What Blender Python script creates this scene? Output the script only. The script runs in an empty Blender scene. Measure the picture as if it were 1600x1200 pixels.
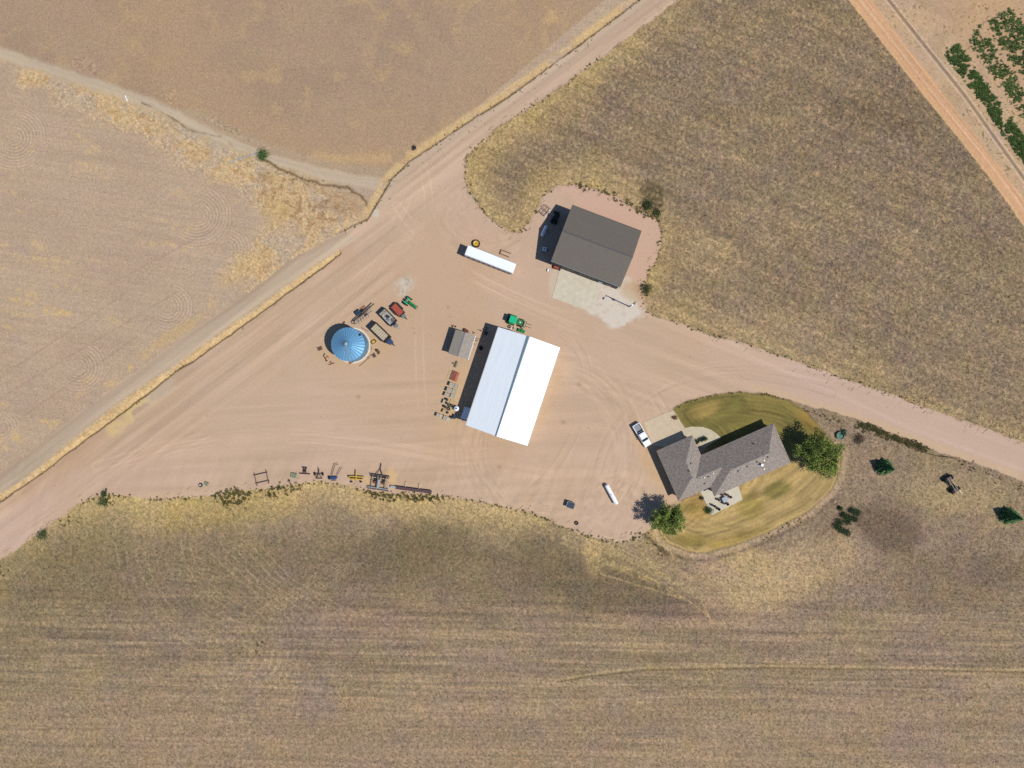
import bpy, math, random
import numpy as np
from mathutils import Vector, Matrix
random.seed(7); RNG = np.random.default_rng(11)

# ------------------------------------------------------------------ camera, sky, sun
S = 0.154            # metres per source pixel on the ground
H = 164.0            # height of the drone
sc = bpy.context.scene
cam_d = bpy.data.cameras.new('camera'); cam = bpy.data.objects.new('camera', cam_d)
sc.collection.objects.link(cam); sc.camera = cam
cam.location = (0, 0, H); cam.rotation_euler = (0, 0, 0)
cam_d.sensor_fit = 'HORIZONTAL'; cam_d.angle = 2*math.atan(800*S/H); cam_d.clip_end = 6000; cam_d.clip_start = 1
EL = math.radians(56); SHX, SHY = -0.902, 0.432        # where shadows fall in the world (x, y)
w = bpy.data.worlds.new("World"); sc.world = w; w.use_nodes = True
nt = w.node_tree; bg = nt.nodes['Background']
sky = nt.nodes.new('ShaderNodeTexSky'); sky.sky_type = 'NISHITA'; sky.sun_disc = False
sky.sun_elevation = EL; sky.sun_rotation = math.atan2(-SHX, -SHY); sky.altitude = 1500; sky.air_density = 1.0; sky.dust_density = .1; sky.ozone_density = 6
nt.links.new(sky.outputs[0], bg.inputs[0]); bg.inputs[1].default_value = 0.105
sd = bpy.data.lights.new('sun', 'SUN'); sun = bpy.data.objects.new('sun', sd); sc.collection.objects.link(sun)
sd.energy = 4.35; sd.angle = math.radians(.53); sd.color = (1, .965, .91)
dirv = Vector((SHX*math.cos(EL), SHY*math.cos(EL), -math.sin(EL)))
sun.rotation_euler = dirv.to_track_quat('-Z', 'Y').to_euler(); sun.location = (60, -30, 90)
sc.view_settings.view_transform = 'Standard'; sc.view_settings.look = 'None'
sc.view_settings.exposure = 0; sc.view_settings.gamma = 1; sc.view_settings.use_curve_mapping = False
sc.render.engine = 'CYCLES'; sc.cycles.max_bounces = 4; sc.cycles.use_denoising = False

# ------------------------------------------------------------------ helpers
KEXP = np.array([1.26, 1.30, 1.41])
def lin(a):
    a = np.asarray(a, float)/255
    return np.where(a <= .04045, a/12.92, ((a+.055)/1.055)**2.4)
def C(r, g, b, k=1.0):
    v = np.clip(lin((r, g, b))/KEXP*k, 0, .86); return (float(v[0]), float(v[1]), float(v[2]), 1)
def P(px, py, h=0.0):
    f = S*(H-h)/H; return Vector(((px-800)*f, (600-py)*f, 0))
def ang(dx, dy): return math.atan2(-dy, dx)           # image direction -> world angle

def mat(name, col, rough=.8, metal=0, var=.12, scale=3.0, bump=0.0, attr=False, stretch=None):
    m = bpy.data.materials.new(name); m.use_nodes = True; n = m.node_tree; b = n.nodes['Principled BSDF']
    b.inputs['Roughness'].default_value = rough; b.inputs['Metallic'].default_value = metal
    b.inputs['Specular IOR Level'].default_value = .3
    tc = n.nodes.new('ShaderNodeTexCoord'); no = n.nodes.new('ShaderNodeTexNoise')
    no.inputs['Scale'].default_value = scale; no.inputs['Detail'].default_value = 5
    src = tc.outputs['Object']
    if stretch:
        mp = n.nodes.new('ShaderNodeMapping'); mp.inputs['Scale'].default_value = stretch
        n.links.new(src, mp.inputs[0]); src = mp.outputs[0]
    n.links.new(src, no.inputs['Vector'])
    mr = n.nodes.new('ShaderNodeMapRange'); mr.inputs[1].default_value = .3; mr.inputs[2].default_value = .7
    mr.inputs[3].default_value = 1-var; mr.inputs[4].default_value = 1+var
    n.links.new(no.outputs[0], mr.inputs[0])
    mx = n.nodes.new('ShaderNodeVectorMath'); mx.operation = 'SCALE'
    if attr:
        at = n.nodes.new('ShaderNodeAttribute'); at.attribute_name = 'Col'; n.links.new(at.outputs['Color'], mx.inputs[0])
    else: mx.inputs[0].default_value = col[:3]
    n.links.new(mr.outputs[0], mx.inputs['Scale']); n.links.new(mx.outputs[0], b.inputs['Base Color'])
    if bump:
        bp = n.nodes.new('ShaderNodeBump'); bp.inputs['Strength'].default_value = bump; bp.inputs['Distance'].default_value = .1
        n.links.new(no.outputs[0], bp.inputs['Height']); n.links.new(bp.outputs[0], b.inputs['Normal'])
    return m

class MB:
    def __init__(s): s.v = []; s.f = []
    def add(s, vs, fs):
        o = len(s.v); s.v += [tuple(v) for v in vs]; s.f += [tuple(i+o for i in f) for f in fs]; return s
    def box(s, cx, cy, cz, sx, sy, sz, rz=0, ry=0, t=1.0):
        R = Matrix.Rotation(rz, 3, 'Z') @ Matrix.Rotation(ry, 3, 'Y'); vs = []
        for z in (-1, 1):
            k = t if z > 0 else 1
            for x, y in ((-1, -1), (1, -1), (1, 1), (-1, 1)):
                vs.append(R @ Vector((x*sx/2*k, y*sy/2*k, z*sz/2)) + Vector((cx, cy, cz)))
        return s.add(vs, [(3, 2, 1, 0), (4, 5, 6, 7), (0, 1, 5, 4), (1, 2, 6, 5), (2, 3, 7, 6), (3, 0, 4, 7)])
    def cyl(s, p0, p1, r0, r1=None, n=12):
        r1 = r0 if r1 is None else r1; p0, p1 = Vector(p0), Vector(p1); d = (p1-p0).normalized()
        a = d.orthogonal().normalized(); b = d.cross(a); vs = []
        for p, r in ((p0, r0), (p1, r1)):
            for i in range(n):
                t = 2*math.pi*i/n; vs.append(p + a*(r*math.cos(t)) + b*(r*math.sin(t)))
        fs = [(i, (i+1) % n, n+(i+1) % n, n+i) for i in range(n)] + [tuple(range(n))[::-1], tuple(range(n, 2*n))]
        return s.add(vs, fs)
    def tube(s, pts, r, n=8):
        for a, b in zip(pts, pts[1:]): s.cyl(a, b, r, r, n)
        return s
    def lathe(s, c, prof, axis='Z', n=24):
        c = Vector(c); vs = []; m = len(prof)
        for i in range(n):
            t = 2*math.pi*i/n
            for r, z in prof:
                x, y = r*math.cos(t), r*math.sin(t)
                p = Vector((x, y, z)) if axis == 'Z' else (Vector((x, z, y)) if axis == 'Y' else Vector((z, x, y)))
                vs.append(c+p)
        fs = []
        for i in range(n):
            j = (i+1) % n
            for k in range(m-1): fs.append((i*m+k, j*m+k, j*m+k+1, i*m+k+1))
        return s.add(vs, fs)
    def tor(s, c, R, r, axis='Z', n=28, m=10, fl=1.0):
        prof = [(R+r*math.cos(2*math.pi*k/m), fl*r*math.sin(2*math.pi*k/m)) for k in range(m+1)]
        return s.lathe(c, prof, axis, n)
    def prism(s, pts, z0, z1):
        n = len(pts); vs = [(x, y, z0) for x, y in pts] + [(x, y, z1) for x, y in pts]
        return s.add(vs, [tuple(range(n))[::-1], tuple(range(n, 2*n))] + [(i, (i+1) % n, n+(i+1) % n, n+i) for i in range(n)])
    def build(s, name, m, parent=None, smooth=False, bevel=0, loc=None):
        me = bpy.data.meshes.new(name); me.from_pydata(s.v, [], s.f); me.materials.append(m)
        import bmesh
        bm = bmesh.new(); bm.from_mesh(me); bmesh.ops.recalc_face_normals(bm, faces=bm.faces); bm.to_mesh(me); bm.free()
        if smooth: me.polygons.foreach_set('use_smooth', [True]*len(me.polygons))
        o = bpy.data.objects.new(name, me); sc.collection.objects.link(o)
        if parent: o.parent = parent
        if loc: o.location = loc
        if bevel:
            b = o.modifiers.new('bevel', 'BEVEL'); b.width = bevel; b.segments = 2; b.limit_method = 'ANGLE'
        return o
def box(*a, **k): return MB().box(*a, **k)
def tag(o, label=None, cat=None, group=None, kind=None):
    if label: o['label'] = label
    if cat: o['category'] = cat
    if group: o['group'] = group
    if kind: o['kind'] = kind
    return o
def thing(name, label, cat, px, py, a=0.0, h=0.0, group=None, z=0):
    o = bpy.data.objects.new(name, None); sc.collection.objects.link(o); o.empty_display_size = .3
    p = P(px, py, h); o.location = (p.x, p.y, z); o.rotation_euler = (0, 0, a)
    return tag(o, label, cat, group)
def one(mb, name, m, label, cat, px, py, a=0.0, h=0.0, group=None, z=0, **k):
    o = mb.build(name, m, **k); p = P(px, py, h); o.location = (p.x, p.y, z); o.rotation_euler = (0, 0, a)
    return tag(o, label, cat, group)
def dup(root, label, px, py, a, h=0.0, group=None, z=0):
    def cp(o, par):
        c = o.copy(); sc.collection.objects.link(c)
        if par: c.parent = par
        for ch in list(o.children): cp(ch, c)
        return c
    r = cp(root, None); p = P(px, py, h); r.location = (p.x, p.y, z); r.rotation_euler = (0, 0, a)
    r['label'] = label
    if group: r['group'] = group
    return r

# ------------------------------------------------------------------ noise and masks for the ground
def vnoise(u, v, scale, seed):
    g = np.random.default_rng(seed).random((256, 256)).astype(np.float32)
    x = u/scale; y = v/scale; xi = np.floor(x).astype(int); yi = np.floor(y).astype(int)
    fx = x-xi; fy = y-yi; fx = fx*fx*(3-2*fx); fy = fy*fy*(3-2*fy)
    a = g[yi & 255, xi & 255]; b = g[yi & 255, (xi+1) & 255]; c = g[(yi+1) & 255, xi & 255]; d = g[(yi+1) & 255, (xi+1) & 255]
    return (a*(1-fx)+b*fx)*(1-fy)+(c*(1-fx)+d*fx)*fy
def fbm(u, v, scale, seed, o=4, gain=.55):
    t = 0; amp = 1; tot = 0
    for k in range(o):
        t = t+amp*vnoise(u+37.7*k, v-19.3*k, scale/2**k, seed+k); tot += amp; amp *= gain
    return t/tot
def rot(u, v, deg):
    c, s_ = math.cos(math.radians(deg)), math.sin(math.radians(deg)); return u*c+v*s_, -u*s_+v*c
def sst(a, b, x):
    t = np.clip((x-a)/(b-a), 0, 1); return t*t*(3-2*t)
def pdist(u, v, pts):                                    # distance to a polyline
    d = np.full(u.shape, 1e9, np.float32)
    for (x0, y0), (x1, y1) in zip(pts, pts[1:]):
        dx, dy = x1-x0, y1-y0; L2 = dx*dx+dy*dy
        t = np.clip(((u-x0)*dx+(v-y0)*dy)/L2, 0, 1)
        d = np.minimum(d, (u-x0-t*dx)**2+(v-y0-t*dy)**2)
    return np.sqrt(d)
def inside(u, v, pts):
    r = np.zeros(u.shape, bool); n = len(pts)
    for i in range(n):
        x0, y0 = pts[i]; x1, y1 = pts[(i+1) % n]
        if y0 == y1: continue
        c = ((y0 > v) != (y1 > v)) & (u < (x1-x0)*(v-y0)/(y1-y0)+x0); r ^= c
    return r
def sdf(u, v, pts): return np.where(inside(u, v, pts), -1, 1)*pdist(u, v, pts+[pts[0]])

# ---- outlines read off the place, in source pixels
L_RD_UP = [(-300, 965), (-120, 832), (0, 742), (95, 667), (195, 592), (282, 527), (375, 467), (400, 449), (460, 402), (535, 362), (575, 342), (587, 322),
           (612, 280), (640, 252), (682, 225), (725, 195), (757, 175), (795, 151), (860, 104), (930, 52), (1010, -8), (1120, -90), (1260, -190)]
DARK1 = [(-300, 1005), (-120, 872), (0, 785), (55, 747), (120, 698), (180, 654), (230, 617), (275, 580), (302, 565), (332, 542), (400, 495), (462, 449), (505, 417), (533, 396)]
GRAY1 = [(530, 390), (490, 414), (450, 443), (400, 480), (327, 530), (275, 570), (210, 611), (135, 669), (37, 748), (0, 771), (-120, 858), (-300, 990)]
DARK2 = L_RD_UP[9:]
S_EDGE = [(-300, 1080), (-120, 962), (0, 877), (62, 834), (125, 787), (160, 772), (212, 777), (250, 781), (337, 775), (362, 767), (400, 766), (425, 765), (462, 756), (500, 753),
          (550, 760), (575, 768), (612, 772), (662, 774), (700, 776), (750, 785), (800, 795), (820, 800), (850, 809), (877, 823), (898, 830), (925, 839), (947, 845), (967, 848), (988, 844), (1007, 836)]
E_S = [(1022, 822), (1031, 800), (1063, 783), (1100, 700), (1052, 638), (1071, 628), (1105, 618), (1150, 612), (1195, 615), (1231, 624), (1262, 634), (1310, 645), (1360, 662),
       (1404, 680), (1446, 700), (1494, 714), (1560, 736), (1600, 752), (1750, 812), (1950, 892)]
E_N = [(1950, 830), (1750, 750), (1600, 692), (1536, 669), (1452, 640), (1400, 618), (1344, 600), (1280, 578), (1224, 557), (1175, 540), (1122, 527), (1062, 506), (1030, 496), (1010, 486),
       (1004, 470), (1004, 449), (1012, 424), (1024, 408), (1032, 385), (1035, 362), (1025, 339), (1000, 332), (970, 312), (935, 297), (900, 287), (872, 290), (850, 305),
       (837, 330), (825, 350), (812, 365), (800, 363), (772, 347), (750, 322), (732, 302), (725, 275), (730, 245), (770, 203), (815, 178), (870, 140), (950, 82), (1050, 8), (1160, -75), (1300, -175)]
YARD = L_RD_UP[:] + E_N[::-1][0:] if False else (S_EDGE + E_S + E_N + L_RD_UP[::-1])
LAWN = [(1071, 780), (1063, 790), (1050, 800), (1034, 815), (1031, 830), (1044, 848), (1078, 862), (1105, 863), (1150, 851), (1195, 833), (1262, 799), (1298, 767), (1310, 740), (1314, 712), (1300, 690), (1285, 674), (1262, 645),
        (1231, 626), (1195, 617), (1150, 614), (1105, 620), (1071, 630), (1052, 639), (1069, 667), (1100, 690), (1130, 730), (1090, 775)]
STRIP1 = DARK1 + GRAY1
TRACK = [(-200, 15), (0, 82), (120, 122), (210, 152), (255, 170), (310, 198), (370, 228), (430, 250), (500, 270), (560, 282), (590, 285)]
NERD_L = [(1250, -95), (1350, 30), (1444, 150), (1482, 197), (1525, 250), (1575, 317), (1602, 357), (1700, 495), (1850, 700)]
NERD_R = [(1870, 660), (1730, 480), (1604, 317), (1525, 213), (1477, 150), (1385, 32), (1290, -95)]
NELINE = [(1330, -75), (1412, 30), (1508, 150), (1545, 202), (1600, 279), (1760, 500)]
NEFIELD = E_N[:]                                        # closed with the far corner below

DU = 1.5; U0, U1, V0, V1 = -160, 1760, -150, 1350
u1 = np.arange(U0, U1+.1, DU); v1 = np.arange(V0, V1+.1, DU); U, V = np.meshgrid(u1, v1)
NV, NU = U.shape; U = U.astype(np.float32); V = V.astype(np.float32)
jit = (fbm(U, V, 22, 1)-.5)*9+(vnoise(U, V, 5, 2)-.5)*3.0
jit2 = (fbm(U, V, 14, 5)-.5)*6
Uj = U+jit; Vj = V+jit2
yard = sdf(Uj, Vj, YARD)
NWR = [(-400, 1040)] + L_RD_UP + [(1260, -400), (-400, -400)]
nw = sdf(Uj, Vj, NWR)
lawn = sdf(U+jit*.3, V+jit2*.3, LAWN)
dS = pdist(U, V, S_EDGE); dN = pdist(U, V, E_N); d1 = pdist(U+jit*.45, V+jit2*.45, DARK1); d2 = pdist(U, V, DARK2); dtr = pdist(Uj, Vj, TRACK)
in_s1 = inside(U+jit*.45, V+jit2*.45, STRIP1); in_nw = inside(U, V, NWR)
nerd = sdf(U+jit*.35, V, NERD_L+NERD_R); dl = pdist(U, V, NELINE)
right_of = inside(U, V, NERD_L+[(2400, 700), (2400, -400), (1250, -400)])
n3 = vnoise(U, V, 3.2, 21); n6 = fbm(U, V, 7, 22, 3); n20 = fbm(U, V, 24, 23); n60 = fbm(U, V, 70, 24); n200 = fbm(U, V, 220, 25)
n2 = RNG.random(U.shape).astype(np.float32)

col = np.empty(U.shape+(3,), np.float32); Z = np.zeros(U.shape, np.float32); GR = np.ones(U.shape, np.float32)*.3
def put(m, c, k=None):
    m = np.clip(m, 0, 1)[..., None]; col[...] = col*(1-m)+np.asarray(c, np.float32)*m
def lum(m): col[...] *= (1+m)[..., None]
def blob(x, y, rx, ry, deg=0, soft=.5, n=.35):
    a, b = rot(U-x, V-y, deg); r = np.sqrt((a/rx)**2+(b/ry)**2)+(n20-.5)*2*n+(n60-.5)*n; return 1-sst(1-soft, 1+soft*.5, r)

# --- base: open dry fields (south and east)
col[...] = (152, 132, 105)
put(sst(.35, .65, n60)*.45, (142, 122, 101)); put(sst(.5, .8, n20)*.3, (172, 149, 116)); put(sst(.45, .75, fbm(U, V, 120, 31))*.35, (150, 126, 116))
# --- north-east prairie
NE = inside(U, V, E_N[:]+[(1400, -400), (2400, -400), (2400, 900)]) & (yard > 0)
put(NE*1., (141, 121, 98)); put(NE*sst(.42, .7, n60)*.35, (131, 112, 93)); put(NE*sst(.45, .75, n200)*.3, (156, 134, 104)); put(NE*sst(.45, .7, fbm(U*.5+V, V*.8-U*.4, 30, 34, 3))*.28, (164, 141, 108))
put(NE*(1-sst(0, 75, dN+ (n60-.5)*50))*sst(1200, 860, U)*.7, (184, 158, 106)); put(NE*(1-sst(0, 40, dN+(n20-.5)*40))*.5, (186, 162, 116))
put(NE*sst(350, 900, (U-900)*.8+(400-V)*.9+(n60-.5)*160)*.5, (130, 110, 88)); put(NE*blob(1380, 180, 95, 40, 12)*.55, (115, 97, 78)); put(NE*blob(1480, 225, 70, 34, 40)*.4, (118, 103, 85)); put(NE*blob(1020, 308, 22, 26, 10, .4)*.75, (88, 78, 60))
put(NE*blob(1250, 330, 130, 60, -10)*.22, (165, 143, 106)); put(NE*blob(1110, 400, 60, 34, 20)*.45, (188, 162, 116)); put(NE*blob(1230, 520, 160, 46, 20)*.35, (180, 156, 120))
put(NE*blob(1520, 440, 90, 60, 40)*.3, (126, 112, 88)); put(NE*blob(1277, 272, 6, 6)*.7, (196, 165, 130)); put(NE*blob(1430, 361, 5, 5)*.7, (196, 165, 130))
put(NE*sst(.55, .8, n3)*.30, (188, 162, 122))
nu_, nv_ = rot(U, V, 24); lum(NE*(fbm(nu_/14, nv_, 6, 151, 3)-.5)*.22)
# --- south field: streaks and bands
SO = (~in_nw) & (~NE) & (V > 740)
put(SO*(1-sst(0, 85, dS+(n60-.5)*70))*.8, (188, 162, 114)); put(SO*(1-sst(0, 40, dS+(n20-.5)*50))*.5, (206, 180, 128))
put(SO*blob(330, 800, 130, 34, -8)*.45, (170, 148, 90)); put(SO*blob(130, 880, 100, 70, -30)*.45, (135, 122, 84)); put(SO*blob(640, 860, 130, 46, -8)*.7, (116, 104, 76)); put(SO*blob(860, 870, 60, 45, 20)*.6, (118, 104, 80)); put(SO*blob(590, 950, 150, 40)*.35, (160, 130, 112)); put(SO*blob(960, 930, 130, 35, 8)*.6, (122, 104, 84)); put(SO*blob(880, 905, 120, 30, 16)*.5, (118, 102, 78)); put(SO*blob(450, 870, 160, 30, 0)*.3, (140, 124, 92)); put(SO*blob(280, 980, 220, 70)*.3, (128, 112, 92)); put(SO*blob(1050, 960, 150, 22)*.4, (150, 122, 108))
put(SO*blob(820, 890, 500, 75)*.28, (128, 112, 92)); put(SO*blob(30, 960, 60, 60)*.3, (120, 108, 82))
dg = sdf(Uj, Vj, [(900, 842), (1000, 848), (1060, 868), (1150, 870), (1230, 845), (1310, 905), (1200, 955), (1110, 948), (1060, 926), (1000, 903), (940, 884)]); du_, dv_ = rot(U, V, 27); dst = fbm(du_/22, dv_, 5, 141, 3)
put(SO*(1-sst(-8, 3, dg))*.6, (176, 151, 120)); put(SO*(dg < 4)*sst(.48, .66, dst)*sst(1130, 1040, U)*.6, (204, 176, 128)); put(SO*(dg < 2)*sst(.42, .3, dst)*.4, (142, 120, 98)); put(SO*(dg > 0)*np.exp(-(dg/26)**2)*sst(880, 940, U)*sst(1120, 1060, U)*(V > 880)*.6, (118, 100, 82))
put(SO*blob(1180, 900, 90, 55, 5)*.75, (190, 165, 122)); put(SO*blob(1280, 870, 90, 46, -14)*.6, (186, 160, 122)); put(SO*blob(1110, 880, 50, 18, 20)*.5, (180, 150, 128)); put(SO*blob(925, 870, 14, 30, -12)*.7, (204, 176, 128)); put(SO*blob(975, 840, 30, 12)*.4, (175, 160, 130))
put(SO*blob(1390, 825, 58, 42, 15, .35)*.75, (112, 95, 76)); put(SO*blob(1300, 815, 42, 24, -45)*.5, (124, 106, 88)); put(SO*blob(1500, 905, 130, 60, 5)*.5, (125, 106, 86)); put(SO*blob(1560, 890, 60, 30, 5)*.35, (112, 98, 82))
put(SO*blob(1440, 740, 150, 40, 20)*.35, (172, 150, 116)); put(SO*blob(1420, 706, 36, 14, 18)*.5, (130, 110, 92)); put(SO*blob(1340, 690, 46, 12, 10)*.4, (142, 120, 100)); put(SO*blob(1500, 780, 60, 30)*.3, (186, 160, 118)); put(SO*blob(1290, 655, 34, 15, 20)*.9, (212, 184, 138)); put(SO*blob(1325, 668, 12, 14)*.8, (205, 176, 150)); put(SO*blob(1455, 716, 40, 7, 18)*.8, (205, 178, 140))
put(SO*sst(815, 880, V-.12*np.abs(U-600)*0+(n60-.5)*60)*sst(985, 930, V+(n60-.5)*50)*sst(1150, 980, U)*.38, (120, 105, 80)); put(SO*sst(300, 0, U)*.25, (130, 118, 82)); rt0 = random.Random(9); su, sv = rot(U, V, 1.2); st = fbm(su/16, sv, 7, 41, 3)-.5; st2 = fbm(su/40, sv, 3.2, 45, 3)-.5
ba = SO*sst(850, 990, V+(n60-.5)*70)
for k_ in range(46):
    y_ = 965+k_*8.3+rt0.uniform(-2, 2); xa = rt0.uniform(-200, 1300); xb = xa+rt0.uniform(250, 900); c_ = y_+rt0.uniform(-4, 4); dy_ = np.abs(V-(y_+(U-xa)*rt0.uniform(-.02, .005)+3*(n200-.5))); put(SO*np.exp(-(dy_/1.3)**2)*(U > xa)*(U < xb)*sst(.3, .55, n20)*rt0.uniform(.15, .38)*sst(940, 985, V+(n60-.5)*40), (196, 170, 138) if k_ % 3 else (112, 94, 76))
lum(ba*(st*.12+st2*.22+(fbm(su/70, sv, 2.2, 47, 2)-.5)*.20)); put(ba*sst(.52, .72, st+.5)*.22, (190, 160, 120))
au, av = rot(U-250, V-1010, 0); arad = np.hypot(au*.6, av); arc = SO*np.exp(-((arad-110)/28)**2)*(au > 0); lum(arc*.04*np.sin(arad*2*math.pi/7))
for k_ in range(9):
    rr_ = 120+k_*13; ar_ = np.hypot((U-430)*.9, V-835); put(SO*np.exp(-((ar_-rr_)/1.2)**2)*.34*sst(.3,.5,n20)*(U < 440)*(V > 800), (186, 164, 128))
for k_ in range(7): put(SO*np.exp(-(pdist(U, V, [(330+k_*12, 865-k_*3), (372+k_*14, 905), (440+k_*18, 955)])/1.1)**2)*.42, (192, 168, 132)); put(SO*np.exp(-(pdist(U, V, [(400+k_*9, 955), (440+k_*9, 930), (520+k_*8, 880)])/1.1)**2)*.32, (188, 164, 130))
put(SO*np.exp(-(pdist(U, V, [(870, 1062), (930, 1052), (1010, 1043), (1200, 1040), (1420, 1043), (1760, 1050)])/1.6)**2)*.5, (204, 178, 128))
put(SO*np.exp(-(pdist(U, V, [(940, 897), (1000, 915), (1075, 938), (1110, 965)])/1.4)**2)*.55, (200, 172, 124)); put(SO*np.exp(-(pdist(U, V, [(1095, 935), (1112, 975)])/1.4)**2)*.5, (200, 172, 124))
for a, b in (((920, 860), (1060, 925)), ((950, 880), (1070, 935)), ((1000, 862), (1050, 910)), ((840, 830), (925, 870)), ((830, 812), (900, 850))): put(SO*np.exp(-(pdist(U, V, [a, b])/2.4)**2)*.5*sst(.3, .6, n6), (206, 180, 120))
put(SO*sst(1072, 1110, V+(n60-.5)*20)*.35, (166, 140, 116))
put(SO*np.exp(-((pdist(U, V, [(870, 1066), (930, 1056), (1010, 1047), (1200, 1044), (1420, 1047), (1760, 1054)]))/1.2)**2)*.6, (92, 78, 50))  # shadow under the pale curved line, put into the ground colour
# --- north-west tilled field
put(1-sst(-2, 2, nw), (186, 162, 139))
NW = (nw < 0); put(NW*sst(.4, .7, n60)*.35, (174, 150, 129)); put(NW*sst(.45, .7, fbm(U, V, 150, 51))*.45, (188, 166, 142))
yu, yv = rot(U, V, 14); yel = fbm(yu/6, yv, 12, 52, 3); pat = fbm(U, V, 46, 53)
ymask = sst(.56, .68, yel)*sst(.5, .62, pat)*sst(.35, .6, n6); put(NW*ymask*.6, (206, 176, 130)); put(NW*sst(.54, .7, pat)*sst(.58, .8, n6)*.35, (200, 172, 128))
fu, fv = rot(U, V, 9); fur = fbm(fu/30, fv, 3.6, 54, 2)-.5; lum(NW*fur*.07)
for cx, cy, r in ((307, 337, 62), (352, 390, 44), (262, 480, 46), (122, 574, 50), (2, 668, 30), (22, 215, 60)):
    r0 = np.hypot(U-cx, (V-cy)*1.05); w_ = NW*(1-sst(r*.8, r, r0))*sst(5, 14, r0)*sst(-.6, .4, (U-cx+.5*(V-cy))/(r0+1))
    lum(w_*.085*np.sin(r0*2*math.pi/5.2+(n20-.5)*3)*sst(.2, .5, n60)); put(w_*np.exp(-((r0-r*.72)/5)**2)*.35, (196, 170, 152))
for a, b in (((0, 622), (275, 457)), ((0, 590), (205, 452)), ((30, 655), (215, 525)), ((170, 445), (330, 360))): put(NW*np.exp(-(pdist(Uj*.2+U*.8, V, [a, b])/1.0)**2)*.3, (140, 116, 98))
BAND = [(60, 120), (160, 155), (230, 185), (330, 235), (400, 275), (470, 320), (520, 345), (460, 385), (400, 420)]
db = pdist(U, V, BAND)+(n20-.5)*50+(n60-.5)*50; put(NW*(1-sst(16, 54, db))*.8, (206, 178, 136)); put(NW*(1-sst(10, 46, db))*sst(.5, .72, n6)*.6, (180, 142, 96)); put(NW*(1-sst(20, 50, db))*sst(.52, .62, fbm(U, V, 34, 57))*.75, (186, 166, 146))
put(NW*blob(480, 310, 100, 50, 30)*.8*sst(.3, .6, n20), (198, 168, 126)); put(NW*blob(480, 320, 90, 40, 30)*sst(.5, .66, n6)*.5, (150, 118, 84)); put(NW*blob(430, 330, 24, 30)*.4, (194, 164, 108)); put(NW*blob(540, 320, 32, 22, 20)*.35, (168, 132, 100)); put(NW*blob(385, 420, 60, 22, -35)*.4, (205, 174, 122))
put(NW*blob(12, 690, 34, 16, -30)*.8*sst(.35, .6, n6)*sst(.3, .55, n20), (214, 182, 122)); put(NW*blob(70, 662, 24, 10, -10)*.8*sst(.35, .6, n6)*sst(.3, .55, n20), (214, 182, 122)); put(NW*blob(130, 618, 14, 8, 0)*.6*sst(.35, .6, n6)*sst(.3, .55, n20), (214, 182, 122)); put(NW*blob(212, 565, 40, 8, -36)*.7*sst(.35, .6, n6)*sst(.3, .55, n20), (206, 176, 120)); put(NW*blob(275, 520, 60, 12, -32)*.5, (204, 172, 118)); put(NW*blob(90, 488, 26, 7, 10)*.7*sst(.35, .6, n6)*sst(.3, .55, n20), (216, 184, 120)); put(NW*blob(30, 470, 26, 7, 10)*.6*sst(.35, .6, n6)*sst(.3, .55, n20), (212, 178, 120))
NM = NW & inside(U, V, TRACK+[(600, 290), (1300, -300), (-200, -300)])
put(NM*1., (172, 146, 122)); put(NM*sst(.45, .65, n60)*.4, (158, 134, 114)); put(NM*sst(.5, .75, n20)*sst(.4,.6,n60)*.45, (196, 166, 122)); arc2 = np.abs(np.hypot((U-560)*.62, V-60)-188); put(NM*np.exp(-(arc2/9)**2)*sst(.3, .55, n20)*.55*(U > 480), (212, 180, 128)); put(NM*np.exp(-(arc2/60)**2)*.3, (186, 154, 114))
put(NW*np.exp(-((dtr-0)/9)**4)*.9, (194, 176, 154)); put(NW*np.exp(-((dtr-16)/6)**2)*.4*(V > 170), (180, 165, 146)); lum(NW*(dtr < 9)*(.08*(vnoise(dtr, U/40, 2.5, 61)-.5)))
put(NW*np.exp(-(pdist(Uj, Vj, [(222, 160), (250, 172), (268, 185), (300, 205), (345, 213), (368, 232)])/1.7)**2)*.6*sst(.3, .6, n20), (110, 84, 56)); TRE = [(405, 245), (430, 262), (470, 278), (505, 288), (540, 292), (560, 305), (575, 322)]
dT = pdist(Uj, Vj, TRE); put(NW*np.exp(-(dT/1.8)**2)*.75, (104, 78, 48)); Z -= NW*np.exp(-(dT/3)**2)*.3
# bleached ditch grass belts; steep bank, shade also painted on as a dark line
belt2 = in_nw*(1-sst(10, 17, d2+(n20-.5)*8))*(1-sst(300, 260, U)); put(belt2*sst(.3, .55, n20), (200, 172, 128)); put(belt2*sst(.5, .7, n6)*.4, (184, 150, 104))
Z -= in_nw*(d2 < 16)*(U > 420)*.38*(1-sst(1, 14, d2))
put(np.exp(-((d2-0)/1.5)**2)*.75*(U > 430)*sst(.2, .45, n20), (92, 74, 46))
# --- the gravel yard and roads
ym = 1-sst(-2.5, 1.5, yard)
put(ym, (200, 172, 148))
YI = (yard < 0)
put(YI*sst(.42, .65, n200)*.5, (196, 166, 136)); put(YI*sst(.5, .7, n60)*.35, (203, 174, 156)); put(YI*sst(.55, .75, n20)*.18, (188, 160, 134))
rA, sA = rot(U, V, -37.0)
stA = fbm(rA/34, sA, 6, 71, 4)-.5; wA = YI*(1-sst(40, 120, d1))*(V > 380)+YI*(1-sst(50, 110, d2+8))*(V <= 380)
wA = np.clip(wA, 0, 1); lum(wA*stA*.24)
GRAYR = inside(U, V, L_RD_UP[:10]+[(560, 372)]+GRAY1); put(YI*GRAYR*.75, (190, 172, 150)); lum(YI*GRAYR*(stA*.22)); put(YI*GRAYR*np.exp(-((pdist(U, V, L_RD_UP[:11])-4)/4)**2)*.5, (168, 142, 122))
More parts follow.
